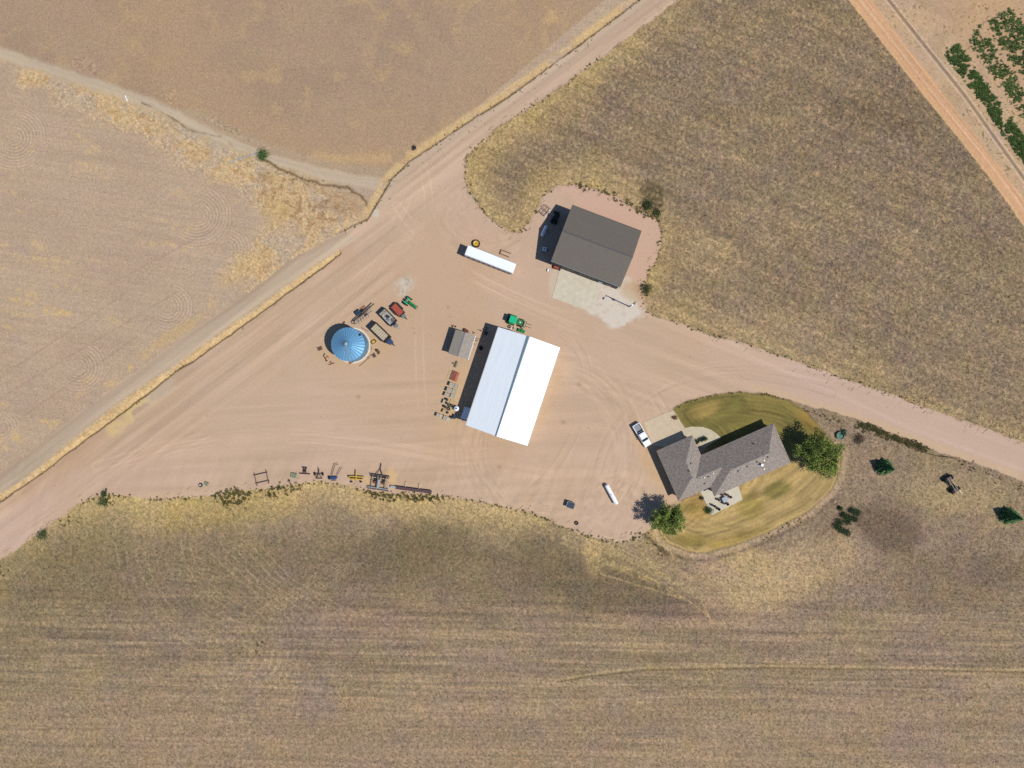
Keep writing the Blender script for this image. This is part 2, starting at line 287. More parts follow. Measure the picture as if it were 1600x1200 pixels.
put(YI*(1-sst(6, 40, d1))*(~GRAYR)*.5*sst(.35, .65, n60), (190, 158, 128)); put(YI*blob(215, 640, 34, 22, -35)*sst(.42, .55, n20)*.9, (214, 186, 134)); put(YI*blob(180, 668, 22, 14, -35)*sst(.42, .55, n20)*.8, (214, 186, 134)); put(YI*blob(250, 612, 30, 12, -35)*.5, (196, 180, 162)); put(YI*blob(80, 740, 80, 18, -36)*.4, (188, 154, 122))
rB, sB = rot(U, V, 21); stB = fbm(rB/30, sB, 7, 75, 4)-.5; wB = YI*sst(880, 1040, U)*(V > 470); lum(wB*stB*.13); put(wB*sst(1080, 1300, U)*.6, (201, 172, 158)); put(wB*np.exp(-((pdist(U, V, [(1090, 500), (1180, 560), (1300, 612), (1420, 668), (1600, 735), (1800, 815)])-0)/3)**2)*.35, (214, 190, 176)); put(YI*np.exp(-(pdist(U, V, [(1180, 606), (1262, 628), (1330, 650), (1404, 676), (1494, 708), (1600, 746)])/6)**2)*.65, (204, 176, 140))
rC, sC = rot(U, V, -3); stC = fbm(rC/26, sC, 8, 78, 4)-.5; wC = YI*(1-wA)*sst(560, 620, V)*sst(1000, 900, U); lum(wC*stC*.12)
for (cx, cy, r0_, r1_) in ((960, 790, 10, 62), (860, 700, 90, 170), (760, 330, 20, 90)):
    rr = np.hypot(U-cx, V-cy); lum(YI*(1-wA)*sst(r0_, r0_+15, rr)*(1-sst(r1_*.8, r1_, rr))*.045*(vnoise(rr, np.arctan2(V-cy, U-cx)*20, 3.4, 79)-.5)*2)
lum(YI*.10*(fbm(U*.8+V*.35, V/7-U/30, 6, 80, 3)-.5)*sst(680, 760, V))
put(YI*blob(935, 430, 115, 145, 20, .3, .1)*(V < 470)*sst(905, 925, U-(V-400)*.3)*.85, (205, 170, 150)); put(YI*blob(930, 310, 90, 22, 20)*.7, (208, 172, 154)); put(YI*blob(740, 350, 45, 60, -30)*.4, (204, 174, 158)); put(YI*blob(210, 745, 140, 34, -8)*.35, (204, 174, 160)); put(YI*blob(40, 815, 90, 30, -36)*.5, (204, 174, 160)); put(YI*blob(950, 812, 60, 28, 0)*.35, (206, 176, 160))
put(YI*blob(560, 550, 70, 34)*.35, (200, 168, 126)); put(YI*blob(712, 620, 26, 60, 20)*.45, (212, 178, 134)); put(YI*blob(855, 610, 16, 90, 20)*.25, (200, 164, 122)); put(YI*blob(1020, 720, 20, 70, -28)*.4, (204, 168, 122))
wp = YI*blob(632, 446, 17, 17, 0, .5, .8)*sst(.25, .5, n6); put(wp*.9, (208, 198, 186)); put(wp*sst(.5, .62, n6)*.6, (158, 144, 124)); wg = YI*blob(962, 475, 40, 25, 12, .35, 1.1); put(wg*.9, (216, 207, 196)); put(YI*blob(866, 440, 9, 26, 10, .4, .4)*.7, (208, 192, 174)); put(YI*wg*sst(.55, .75, n6)*.4, (190, 172, 150)); put(YI*blob(990, 455, 22, 14, 20)*.5, (186, 156, 118))
put(YI*blob(586, 331, 6, 9, -20)*.9, (216, 205, 196)); put(YI*np.exp(-((d2-6)/6)**2)*.4*(U > 580), (196, 180, 158)); spk = YI*(1-sst(5, 26, d2))*(U > 590)*(n3 > .9); put(spk*.6, (90, 80, 52))
put(YI*(vnoise(U, V, 3, 90) > .985)*.4, (120, 95, 78))
put(YI*blob(612, 744, 10, 17, -20, .5, .5)*.7, (220, 184, 132)); put(YI*blob(577, 752, 14, 6)*.6, (214, 180, 128))
def bez(a, b, c, d, n=13): return [tuple((1-t)**3*np.array(a)+3*(1-t)**2*t*np.array(b)+3*(1-t)*t*t*np.array(c)+t**3*np.array(d)) for t in np.linspace(0, 1, n)]
crv = []
rt = random.Random(5)
for _ in range(4): j = lambda: rt.uniform(-14, 14); crv += [((-50, 900+j()), (250, 690+j()), (430, 560+j()), (640, 380+j())), ((620, 330+j()), (700, 430+j()), (860, 500+j()), (1080, 560+j())), ((640, 300+j()), (560, 480+j()), (480, 650+j()), (150, 745+j())), ((150, 740+j()), (420, 640+j()), (560, 700+j()), (860, 740+j())), ((1300, 605+j()), (1100, 540+j()), (960, 600+j()), (930, 740+j())), ((880, 520+j()), (960, 560+j()), (900, 720+j()), (830, 770+j())), ((900, 455+j()), (900, 520+j()), (1000, 560+j()), (1040, 655+j())), ((660, 250+j()), (690, 330+j()), (640, 450+j()), (660, 640+j()))]
for c_ in crv:
    p_ = bez(*c_); x0_, x1_ = min(q[0] for q in p_)-14, max(q[0] for q in p_)+14; y0_, y1_ = min(q[1] for q in p_)-14, max(q[1] for q in p_)+14
    i0, i1 = [int(np.clip((q-V0)/DU, 0, NV)) for q in (y0_, y1_)]; j0, j1 = [int(np.clip((q-U0)/DU, 0, NU)) for q in (x0_, x1_)]
    sl = (slice(i0, i1), slice(j0, j1)); dd = pdist(Uj[sl]*.15+U[sl]*.85, Vj[sl]*.15+V[sl]*.85, p_); tr = np.exp(-((np.abs(dd-6.2))/1.1)**2)*sst(.3, .6, n60[sl])
    am = rt.choice((-.05, -.03, .03, .035)); col[sl] *= (1+(YI[sl]*tr*am)[..., None])
for cx, cy, r_ in ((648, 520, 3), (905, 600, 4), (700, 480, 3), (880, 660, 3), (560, 620, 3), (780, 730, 4)): put(YI*blob(cx, cy, r_, r_, 0, .6, .6)*.35, (150, 122, 100))
# central dirt strip beside the ditch
s1 = in_s1*1.; put(s1, (210, 180, 134)); put(s1*(1-sst(3, 0, pdist(U, V, GRAY1)+(n20-.5)*5))*0, (0, 0, 0)); put(s1*(1-sst(0, 5, pdist(U, V, GRAY1)+(n20-.5)*12))*.6, (192, 170, 144)); put(s1*sst(.45, .7, n6)*.45, (184, 152, 108)); dk = np.where(in_s1, d1, 99); Z -= in_s1*.42*(1-sst(1, 9, d1)); put(np.exp(-(d1/1.3)**2)*(.5+.4*sst(.3, .6, n20)), (104, 84, 54))  # dark edge in the last put is bank shade worked into the ground colour
# --- lawn
lm = 1-sst(-1.2, .8, lawn); LW = lawn < 0
put(lm, (124, 114, 60)); 
rl = np.sqrt(((U-1165)/1.5)**2+(V-735)**2); ring = vnoise(rl*1.0, np.arctan2(V-735, U-1165)*9, 3.6, 95)-.5; ring2 = vnoise(-lawn, n60*30, 5, 96)-.5
up_ = sst(720, 690, V); put(LW*(1-up_)*.9, (186, 158, 106)); put(LW*sst(.45, .75, n60)*.4, (152, 130, 78)); put(LW*sst(.5, .75, n60)*up_*.6, (118, 106, 54)); put(LW*blob(1215, 765, 24, 12, -20)*.85, (122, 112, 58)); put(LW*blob(1100, 640, 30, 12, -20)*.6, (178, 148, 86)); put(LW*blob(1085, 845, 40, 12, 5)*.6, (132, 116, 52)); put(LW*blob(1150, 842, 60, 10, -18)*.5, (146, 124, 60)); put(LW*blob(1170, 790, 22, 22)*.6, (144, 128, 62)); put(LW*blob(1265, 660, 34, 12, 45)*.5, (162, 124, 60)); put(LW*blob(1090, 790, 20, 26)*.5, (178, 138, 74)); put(LW*blob(1075, 795, 22, 8)*.4, (128, 116, 50))
lum(LW*(ring*.10+ring2*.30+.035*np.sin(lawn*2*math.pi/6.5+n60*6)))
put(np.exp(-((lawn-1.0)/1.0)**2)*.55*(~YI | (V < 700)), (112, 96, 54)); out = (lawn > 0)*(~YI)*(U > 1040); put(out*np.exp(-((lawn-6)/5)**2)*.75*(V > 690), (186, 160, 128)); put(out*np.exp(-((lawn-13)/3)**2)*.5*sst(.35, .6, n20)*(V > 740), (104, 88, 70))
put((~YI)*np.exp(-(pdist(Uj, Vj, [(1005, 835), (1018, 845), (1030, 860), (1042, 868)])/3.5)**2)*.8, (100, 86, 64)); put((~YI)*np.exp(-(pdist(Uj, Vj, [(1022, 828), (1030, 848), (1050, 866)])/3)**2)*.8, (196, 168, 136))
# --- north-east corner: road, verge, pipe-like edge
RO = right_of; put(RO*1., (196, 166, 134)); put(RO*sst(.5, .7, n20)*.4, (170, 142, 112)); put(RO*sst(1540, 1600, U-(V-150)*.75)*.5, (190, 154, 122))
put(1-sst(-1.5, 1.5, nerd), (210, 166, 128)); dm = pdist(U, V, NERD_L); lum((nerd < 0)*(vnoise(dm, V/40, 2.6, 101)-.5)*.14); put((nerd < 0)*np.exp(-((dm-14)/1.5)**2)*.5, (226, 192, 160)); put((nerd < 0)*np.exp(-((dm-9)/2)**2)*.3, (200, 154, 120)); put((nerd < 0)*np.exp(-((dm-2)/2)**2)*.5, (224, 184, 130))
put(RO*np.exp(-(dl/2.6)**4)*.95, (148, 124, 104)); put(RO*np.exp(-((dl-4)/1.2)**2)*.8, (218, 192, 164)); spk = RO*(nerd > 3)*(dl > 4)*(n3 > .86)*sst(.4, .6, n60); put(spk*.6, (96, 84, 52))
# distant bottom/top strips keep the same covers.  texture strength
field = (~YI)*(lawn > 0)*(nerd > 0)*1.
rough = field*np.where(NW, .28, 1.0); rough = np.where(NE, 1.05, rough); rough = np.where(NW & (db < 40), .8, rough); rough = np.where(in_s1, .6, rough); rough = np.where(LW, .3, rough); rough = np.where(RO, .35, rough); rough = np.where(NW & (dtr < 13), .1, rough)
tw = .8*(vnoise(U, V, 2.1, 111)-.5)+.8*(n2-.5)+.4*(n3-.5)
lum(rough*tw*.27+(YI & ~in_s1)*(n2-.5)*.025)
lum(rough*(n6-.5)*.06)
Z += rough*(vnoise(U, V, 3.4, 115)-.5)*.16+(1-rough)*(n2-.5)*.008+ (n200-.5)*0
Z = np.where(LW, Z*.3, Z)
for m_ in ((YI & ~in_s1 & (d1 > 3)), (nerd < 0)): Z = np.where(m_ , Z*.35, Z)
hv = (fbm(U, V, 16, 131, 3)-.5)*field*np.where(NW, .45, 1); hv2 = (fbm(U, V, 30, 135, 3)-.5)*field*np.where(NW, .4, 1); hv3 = (n3-.5)*field*.5
col += np.stack([hv*7, -hv*1, hv*2], -1)+np.stack([hv2*10, hv2*8, -hv2*8], -1)+np.stack([hv3*5, hv3*0, -hv3*3], -1)
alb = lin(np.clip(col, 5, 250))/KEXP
GR = .08+.17*rough

# ------------------------------------------------------------------ ground meshes
def ground_mat(name, rough_, bump, fine):
    m = mat(name, None, rough_, 0, fine, 2.4, bump, attr=True); return m
gm_field = ground_mat('dry grass and soil', .95, .35, .16); gm_yard = ground_mat('packed gravel', .95, .2, .05)
gm_lawn = ground_mat('mown lawn', .9, .3, .12); gm_conc = mat('concrete', C(208, 200, 182), .9, 0, .10, .8, .1)
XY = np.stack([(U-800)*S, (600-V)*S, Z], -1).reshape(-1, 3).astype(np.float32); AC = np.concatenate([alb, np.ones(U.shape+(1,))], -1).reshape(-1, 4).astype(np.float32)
zone = np.zeros((NV-1, NU-1), int); cs = lambda a: a[:-1, :-1]
zone[...] = 0; zone[cs(SO)] = 1; zone[cs(NE)] = 0; zone[cs(NW)] = 2; zone[cs(NM)] = 3; zone[cs(NW & (dtr < 8))] = 4
zone[cs(YI)] = 5; zone[cs(YI & GRAYR)] = 6; zone[cs(YI & ((U > 1180) | (V < 270)))] = 6; zone[cs(in_s1)] = 9
zone[cs(LW)] = 7; zone[cs(RO & (nerd > 0))] = 10; zone[cs(nerd < 0)] = 8
ii = np.arange(NU*NV).reshape(NV, NU)
Q = np.stack([ii[:-1, :-1], ii[1:, :-1], ii[1:, 1:], ii[:-1, 1:]], -1)
names = {0: ('field', gm_field, 'speckled olive brown dry prairie on the upper right of the farm road', 'field'),
         1: ('field', gm_field, 'brown dry field with fine horizontal furrows below the yard', 'field'),
         2: ('field', gm_field, 'tan tilled field with curved turning marks at the upper left', 'field'),
         3: ('field', gm_field, 'tan stubble field between the pale dirt track and the grassy ditch', 'field'),
         4: ('dirt_track', gm_yard, 'pale grey dirt track curving down to the ditch', 'track'),
         5: ('gravel_yard', gm_yard, 'wide pinkish tan gravel yard between the buildings', 'yard'),
         6: ('gravel_road', gm_yard, 'pinkish tan gravel road running out of the yard', 'road'),
         7: ('lawn', gm_lawn, 'mown olive and yellow lawn around the house', 'lawn'),
         8: ('dirt_road', gm_yard, 'salmon coloured dirt road crossing the upper right corner', 'road'),
         9: ('grass_verge', gm_field, 'narrow ditch of bleached yellow grass beside the grey road', 'verge'),
         10: ('ground', gm_yard, 'bare tan verge beyond the salmon dirt road', 'ground')}
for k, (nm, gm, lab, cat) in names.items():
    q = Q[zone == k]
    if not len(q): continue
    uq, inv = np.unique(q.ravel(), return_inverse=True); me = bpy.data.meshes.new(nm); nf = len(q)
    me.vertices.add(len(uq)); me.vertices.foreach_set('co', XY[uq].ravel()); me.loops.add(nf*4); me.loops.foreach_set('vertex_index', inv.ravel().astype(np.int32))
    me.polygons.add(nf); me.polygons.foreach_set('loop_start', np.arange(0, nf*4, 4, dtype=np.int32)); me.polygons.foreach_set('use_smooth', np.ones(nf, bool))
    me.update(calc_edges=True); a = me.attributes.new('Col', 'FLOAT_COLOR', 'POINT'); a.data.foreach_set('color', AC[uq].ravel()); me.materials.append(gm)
    o = bpy.data.objects.new(nm, me); sc.collection.objects.link(o); tag(o, lab, cat, kind='structure')
far = MB(); x0, x1, y0, y1 = (U0-800)*S+.2, (U1-800)*S-.4, (600-V1)*S+.4, (600-V0)*S-.2; B = 3000
far.add([(-B, -B, -.6), (B, -B, -.6), (B, B, -.6), (-B, B, -.6)], [(0, 1, 2, 3)])
fo = far.build('ground', mat('far dry prairie', C(156, 134, 106), .95, 0, .15, .05, 0)); tag(fo, 'open dry prairie stretching away beyond the farm', 'ground', kind='structure')

# ------------------------------------------------------------------ scattered grass and weeds (nobody could count them)
def gsample(px, py, arr):
    i = np.clip(((py-V0)/DU).round().astype(int), 0, NV-1); j = np.clip(((px-U0)/DU).round().astype(int), 0, NU-1); return arr[i, j]
def tufts(name, px, py, rad, hgt, blades, cols, m, label, cat, wid=.16):
    n = len(px); z0 = gsample(px, py, Z); cx = (px-800)*S; cy = (600-py)*S
    th = RNG.random((n, blades))*2*math.pi; rr = rad[:, None]*(.6+.6*RNG.random((n, blades))); hh = hgt[:, None]*(.5+.7*RNG.random((n, blades)))
    wv = wid*rr; dx, dy = np.cos(th), np.sin(th); bx = cx[:, None]+dx*rr*.1; by = cy[:, None]+dy*rr*.1; z = z0[:, None]+0*bx
    a = np.stack([bx-dy*wv, by+dx*wv, z], -1); b = np.stack([bx+dy*wv, by-dx*wv, z], -1); t = np.stack([bx+dx*rr, by+dy*rr, z+hh], -1)
    co = np.stack([a, b, t], 2).reshape(-1, 3).astype(np.float32); nf = n*blades
    cc = np.repeat(cols[:, None, :]*(.75+.5*RNG.random((n, blades, 1))), 3, 1).reshape(n, blades, 3, 3) if False else (cols[:, None, None, :]*(.75+.5*RNG.random((n, blades, 1, 1)))*np.ones((1, 1, 3, 1)))
    cc = np.concatenate([cc.reshape(-1, 3), np.ones((nf*3, 1))], -1).astype(np.float32)
    me = bpy.data.meshes.new(name); me.vertices.add(nf*3); me.vertices.foreach_set('co', co.ravel()); me.loops.add(nf*3); me.loops.foreach_set('vertex_index', np.arange(nf*3, dtype=np.int32))
    me.polygons.add(nf); me.polygons.foreach_set('loop_start', np.arange(0, nf*3, 3, dtype=np.int32)); me.update(calc_edges=True)
    at = me.attributes.new('Col', 'FLOAT_COLOR', 'POINT'); at.data.foreach_set('color', cc.ravel()); me.materials.append(m)
    o = bpy.data.objects.new(name, me); sc.collection.objects.link(o); tag(o, label, cat, kind='stuff'); return o
leafm = mat('grass blades', None, .9, 0, .15, 1.5, attr=True)
N = 420000; px = U0+RNG.random(N)*(U1-U0); py = V0+RNG.random(N)*(V1-V0); rg = gsample(px, py, rough)
keep = (RNG.random(N) < np.clip(rg-.25, 0, 1)*np.where(py > 960, .5, .8)) & (gsample(px, py, YI*1.) < .5) & (gsample(px, py, (nerd < 2)*1.) < .5) & (gsample(px, py, (lawn < 12)*1.) < .5)
px, py = px[keep], py[keep]; n = len(px); print('tufts', n)
cl = gsample(px, py, alb)*(.7+.75*RNG.random((n, 1))); gsel = (RNG.random(n) < .12)[:, None]; cl = np.where(gsel, cl*np.array([.80, .84, .72]), cl)*1.08
ne_ = gsample(px, py, NE*1.) > .5
for sel, lab in ((ne_, 'dry grass tufts speckling the upper right prairie'), (~ne_, 'dry grass tufts over the lower and left fields')):
    tufts('dry_grass', px[sel], py[sel], (.11+.15*RNG.random(sel.sum())), .05+.20*RNG.random(sel.sum()), 5, cl[sel], leafm, lab, 'grass', .22)
q_ = RNG.random(90000); ex = U0+RNG.random(90000)*(U1-U0); ey = V0+RNG.random(90000)*(V1-V0); de = np.minimum(gsample(ex, ey, dS), gsample(ex, ey, dN)); ks = (de < 16) & (q_ < np.exp(-de/5)) & (gsample(ex, ey, n20) > .42)
ex = np.concatenate([ex[ks]+k for k in (0, 2.1, -1.7)]); ey = np.concatenate([ey[ks]+k for k in (0, -1.4, 1.9)]); ne2 = len(ex)
tufts('dry_grass', ex, ey, .10+.16*RNG.random(ne2), .05+.15*RNG.random(ne2), 5, np.where((RNG.random(ne2) < .5)[:, None], lin((190, 164, 116)), lin((128, 112, 76)))*.8, leafm, 'sparse straw tufts straggling onto the gravel margins', 'grass', .22)
# dark green weeds along the gravel edges
wx, wy, wr = [], [], []
def weedline(pts, step, spread, size, prob=1.0):
    for (a, b), (c_, d_) in zip(pts, pts[1:]):
        L = math.hypot(c_-a, d_-b); k = 0
        while k < L:
            if random.random() < prob*(.35+1.3*(math.sin(k*.11+a*.3)*math.sin(k*.041+b)+.5)):
                t = k/L; wx.append(a+(c_-a)*t+random.gauss(0, spread*1.35)); wy.append(b+(d_-b)*t+random.gauss(0, spread*1.35)); wr.append(size*random.uniform(.3, .95))
            k += step*random.uniform(.4, 1.6)
weedline(S_EDGE[4:], 2.6, 1.2, .38, .75); weedline([(337, 780), (362, 772), (400, 771), (425, 768), (462, 760)], .5, 4.5, .5); weedline([(575, 771), (612, 776), (662, 778), (690, 779)], .8, 3.2, .5, .8); weedline([(345, 785), (380, 783)], .6, 4, .5)
weedline(E_N[4:14], 3.2, 1.3, .32, .7); weedline(E_N[14:22], 2.5, 2, .38, .8); weedline(E_N[20:26], 1.6, 2.4, .48, .9); weedline(E_N[25:40], 4, 1.6, .36, .7); weedline([(1004, 324), (1020, 334), (1034, 330)], .8, 4, .5); weedline([(1006, 445), (1012, 462)], .9, 3.5, .5)
weedline([(1336, 662), (1360, 668), (1385, 680), (1415, 690), (1446, 703)], .35, 2.4, .5); weedline([(1420, 690), (1446, 700)], .8, 2, .4); weedline([(1500, 720), (1540, 738), (1600, 765), (1700, 800)], 1.6, 2.5, .34, .7); weedline([(1256, 640), (1290, 650), (1320, 661)], 1.5, 1.5, .3)
weedline([(1052, 640), (1071, 630), (1105, 620), (1150, 613), (1195, 616), (1231, 625)], 1.5, .8, .28, .6); weedline([(1175, 852), (1215, 832), (1262, 806)], 2, 2, .3, .5); weedline(DARK1, 9, 1.5, .25, .5); weedline(DARK2, 4.0, 2, .3, .6); weedline([(160, 771), (172, 785)], 1.2, 4, .5); weedline([(62, 834), (72, 838)], 1.5, 3, .5); weedline([(90, 820), (125, 812)], 2, 3, .45); weedline([(1005, 838), (1040, 866)], 1.5, 3, .4, .6); weedline([(0, 880), (6, 900)], 2, 4, .45)
weedline([(405, 247), (470, 279), (540, 294), (575, 322)], 4, 2, .3, .6); weedline([(985, 838), (1010, 832)], 1.6, 3, .35, .7); weedline([(400, 1000), (404, 1025)], 3, 3, .45); weedline([(370, 1010), (376, 1022)], 4, 3, .4)
wx, wy, wr = map(np.array, (wx, wy, wr)); m_ = (wx > U0) & (wx < U1) & (wy > V0) & (wy < V1); wx, wy, wr = wx[m_], wy[m_], wr[m_]
gc = np.where((RNG.random(len(wx)) < .55)[:, None], lin((78, 80, 44)), lin((112, 98, 58)))*.8
tufts('weeds', wx, wy, wr, wr*.8, 14, gc, leafm, 'green and brown weeds fringing the gravel yard and roads', 'weeds', .25)
# green crop in the upper right corner
cx_, cy_ = [], []
for _ in range(9000):
    t = random.uniform(-.5, 1.4); off = random.choice((random.uniform(0, 28), random.uniform(0, 28), random.uniform(42, 130), random.uniform(42, 130))); off = round(off/5.5)*5.5+random.gauss(0, 1.1)
    if 26 < off < 44 or (70 < off < 82): continue
    x = 1522+100*t*.92+off*.8; y = 150+130*t-off*.58+random.uniform(-8, 8)
    if gsample(np.array([x]), np.array([y]), n20)[0] > .30 and gsample(np.array([x]), np.array([y]), n6)[0] > .38 and gsample(np.array([x]), np.array([y]), dl)[0] > 14: cx_.append(x); cy_.append(y)
cx_, cy_ = np.array(cx_), np.array(cy_); nr = len(cx_)
tufts('green_crop', cx_, cy_, .22+.28*RNG.random(nr), .15+.3*RNG.random(nr), 10, lin((84, 106, 52))*(.7+.6*RNG.random((nr, 1)))*.85, leafm, 'rows of dark green crop plants in the upper right corner', 'crop', .3)

# ------------------------------------------------------------------ materials
M = {}
def mm(k, *a, **kw): M[k] = mat(k, *a, **kw)
mm('white metal roof', (.765, .80, .81, 1), .35, 0, .035, .6, stretch=(.3, 4, 1)); mm('white paint', (.76, .77, .77, 1), .5, 0, .06, 2); mm('ridge metal', C(150, 172, 186), .4, .2, .08, 2)
mm('grey shingle', C(153, 143, 137), .9, 0, .32, 2.6, .2); mm('charcoal steel', C(116, 109, 102), .55, .05, .08, 1.5, stretch=(6, .3, 1)); mm('weathered roof', C(158, 150, 142), .8, 0, .12, 2)
mm('cream siding', C(196, 186, 168), .8, 0, .06, 2); mm('grey siding', C(120, 122, 124), .7, .1, .06, 2); mm('door dark', C(70, 74, 78), .6, 0, .1, 2); mm('glass', C(38, 52, 62), .08, 0, .05, 2); mm('fascia', C(190, 186, 178), .6, 0, .05, 2)
mm('galvanised', C(122, 178, 220), .5, .3, .05, 1.0); mm('galvanised wall', C(118, 164, 200), .45, .45, .06, 1.2); mm('black rubber', (.018, .018, .02, 1), .8, 0, .2, 6); mm('black steel', (.025, .024, .026, 1), .6, .1, .2, 4)  # bluish galvanised tones carry the reflected sky in the base colour
mm('dark iron', C(62, 54, 52), .8, .1, .25, 5); mm('rust', C(118, 70, 52), .9, .1, .35, 5); mm('red paint', C(172, 82, 68), .6, 0, .2, 3); mm('green paint', C(20, 132, 72), .45, 0, .15, 4); mm('teal green paint', C(30, 190, 140), .4, 0, .05, 3)
mm('yellow paint', C(214, 176, 66), .5, 0, .15, 4); mm('blue paint', C(52, 76, 124), .5, 0, .15, 4); mm('navy paint', C(44, 62, 84), .5, 0, .15, 4); mm('silver', C(188, 184, 176), .35, .6, .1, 4); mm('grey wood', C(176, 170, 156), .9, 0, .22, 6); mm('tan wood', C(196, 172, 132), .9, 0, .2, 6); mm('brown wood', C(112, 88, 68), .9, 0, .2, 6)
mm('white plastic', (.78, .79, .8, 1), .4, 0, .03, 3); mm('grain', C(198, 186, 166), .95, 0, .10, 8, .3); mm('grey paint', C(132, 138, 146), .5, .2, .1, 4); mm('pale steel', C(176, 186, 190), .5, .3, .1, 4); mm('plum steel', C(96, 74, 80), .7, .1, .15, 3); mm('brown cloth', C(84, 60, 54), .9, 0, .2, 4); mm('table top', C(150, 164, 176), .3, 0, .1, 3); mm('teal plastic', C(132, 142, 118), .6, 0, .2, 4); mm('bark', C(98, 80, 62), .9, 0, .25, 5)
mm('leaf', None, .85, 0, .2, 2, attr=True)

# ------------------------------------------------------------------ concrete
def slab(pts, name, label, z1=.06, m=None):
    c = P(sum(p[0] for p in pts)/len(pts), sum(p[1] for p in pts)/len(pts)); mb = MB().prism([tuple((P(*p)-c)[:2]) for p in pts], -.15, z1)
    o = mb.build(name, m or gm_conc, loc=c); return tag(o, label, 'paving', kind='structure')
slab([(875, 419), (941, 444), (924.5, 488), (862.5, 465)], 'concrete_apron', 'pale concrete apron in front of the grey shop', .07)
slab([(1052, 641), (1005, 659.5), (1020, 697), (1068, 700), (1098, 690), (1069, 668)], 'driveway', 'pale concrete driveway at the garage end of the house', .07, mat('driveway concrete', C(206, 188, 164), .9, 0, .08, .8))
walk = [(1069.5, 669), (1080, 666.5), (1098, 667), (1110, 671), (1119, 677), (1127, 684), (1113, 692), (1098, 702), (1088, 690), (1072, 680)]
slab(walk, 'footpath', 'curved concrete front walk leading to the house door', .085, mat('walk concrete', C(200, 190, 166), .9, 0, .08, .8))
slab([(1094, 768), (1128, 752), (1153, 757), (1160, 780.5), (1112, 805)], 'patio', 'angular concrete patio behind the house', .09, mat('patio concrete', C(208, 200, 184), .9, 0, .06, .8))

# ------------------------------------------------------------------ buildings
def frame(TL, TR, BL, h):
    a, b, c = P(*TL, h), P(*TR, h), P(*BL, h); ux = b-a; vx = c-a; ctr = a+ux/2+vx/2; return ctr, ux.length, vx.length, math.atan2(ux.y, ux.x)
def root_at(name, label, cat, ctr, a):
    o = bpy.data.objects.new(name, None); sc.collection.objects.link(o); o.location = (ctr.x, ctr.y, 0); o.rotation_euler = (0, 0, a); return tag(o, label, cat)
def gable(r, L, W, eave, rise, rm, wm, oh=.35, th=.14):      # ridge along local x
    w2, l2 = W/2, L/2; k = rise/w2
    ri, ws = w2-oh, l2-oh; n_ = MB()
    hz = eave-.05; prof = [(-ri, 0), (ri, 0), (ri, hz-.04+k*oh*0), (0, hz+k*ri-.06), (-ri, hz-.04)]
    vs = [(x, y, z) for x in (-ws, ws) for y, z in prof]; n_.add(vs, [(4, 3, 2, 1, 0), (5, 6, 7, 8, 9)]+[(i, (i+1) % 5, 5+(i+1) % 5, 5+i) for i in range(5)]); n_.build('wall', wm, r)
    for s_ in (1, -1):
        b = MB(); vs = []
        for x in (-l2, l2):
            for y, z in ((0, eave+rise), (s_*w2, eave), (s_*w2, eave-th), (0, eave+rise-th)): vs.append((x, y, z))
        b.add(vs, [(0, 1, 2, 3), (7, 6, 5, 4), (0, 4, 5, 1), (1, 5, 6, 2), (2, 6, 7, 3)]); 
        # standing ribs
        nr = int(L/.6)
        sl = math.atan2(rise, w2)
        for i in range(nr+1):
            x = -l2+.02+(L-.04)*i/nr; b.add([(x-.02, 0, eave+rise+.014), (x+.02, 0, eave+rise+.014), (x+.02, s_*w2, eave+.014), (x-.02, s_*w2, eave+.014), (x-.02, 0, eave+rise-.02), (x+.02, 0, eave+rise-.02), (x+.02, s_*w2, eave-.02), (x-.02, s_*w2, eave-.02)], [(0, 1, 2, 3), (0, 3, 7, 4), (1, 5, 6, 2), (3, 2, 6, 7)])
        b.build('roof', rm, r)
    return k
# white barn: ridge along image TL->BL
ctr, A_, B_, a = frame((779.2, 511.1), (875.6, 543.3), (727.1, 664.0), 5.2)
barn = root_at('barn', 'long white metal barn with a grey ridge strip at the centre of the yard', 'barn', ctr, a-math.pi/2)
gable(barn, B_, A_, 5.2, 2.5, M['white metal roof'], M['white paint'])
MB().add([(-B_/2-.03, -.28, 7.66), (B_/2+.03, -.14, 7.66), (B_/2+.03, .0, 7.83), (-B_/2-.03, .0, 7.83), (B_/2+.03, .40, 7.60), (-B_/2-.03, .72, 7.52)][0:0] or [(-B_/2-.03, .12, 7.70), (B_/2+.03, .10, 7.70), (B_/2+.03, -.30, 7.66), (-B_/2-.03, -.65, 7.56), (-B_/2-.03, -.1, 7.86), (B_/2+.03, -.05, 7.86)], [(0, 4, 5, 1), (4, 3, 2, 5), (0, 3, 4), (1, 5, 2)]).build('ridge_cap', M['ridge metal'], barn)
box(-B_/2+.33, 0, 2.1, .1, 5.5, 4.2).build('door', M['grey siding'], barn); box(B_/2-.33, 0, 2.1, .1, 5.5, 4.2).build('door', M['grey siding'], barn)
for s_ in (1, -1): box(0, s_*(A_/2+.06), 5.12, B_, .12, .12).build('gutter', M['fascia'], barn)
# grey storage shed
ctr, A_, B_, a = frame((713, 515), (743.8, 524.8), (699.1, 551.8), 3.1)
shed = root_at('storage_shed', 'small weathered grey gabled shed standing left of the white barn', 'shed', ctr, a-math.pi/2)
gable(shed, B_, A_, 3.1, .85, M['weathered roof'], M['grey siding'], .2)
box(0, 0, 3.97, B_+.02, .22, .05).build('ridge_cap', M['grey paint'], shed); box(0, A_/2+.09, 3.06, B_, .14, .14).build('gutter', M['white paint'], shed); box(B_/2-.17, 0, 1.1, .08, 2.2, 2.2).build('door', M['door dark'], shed)
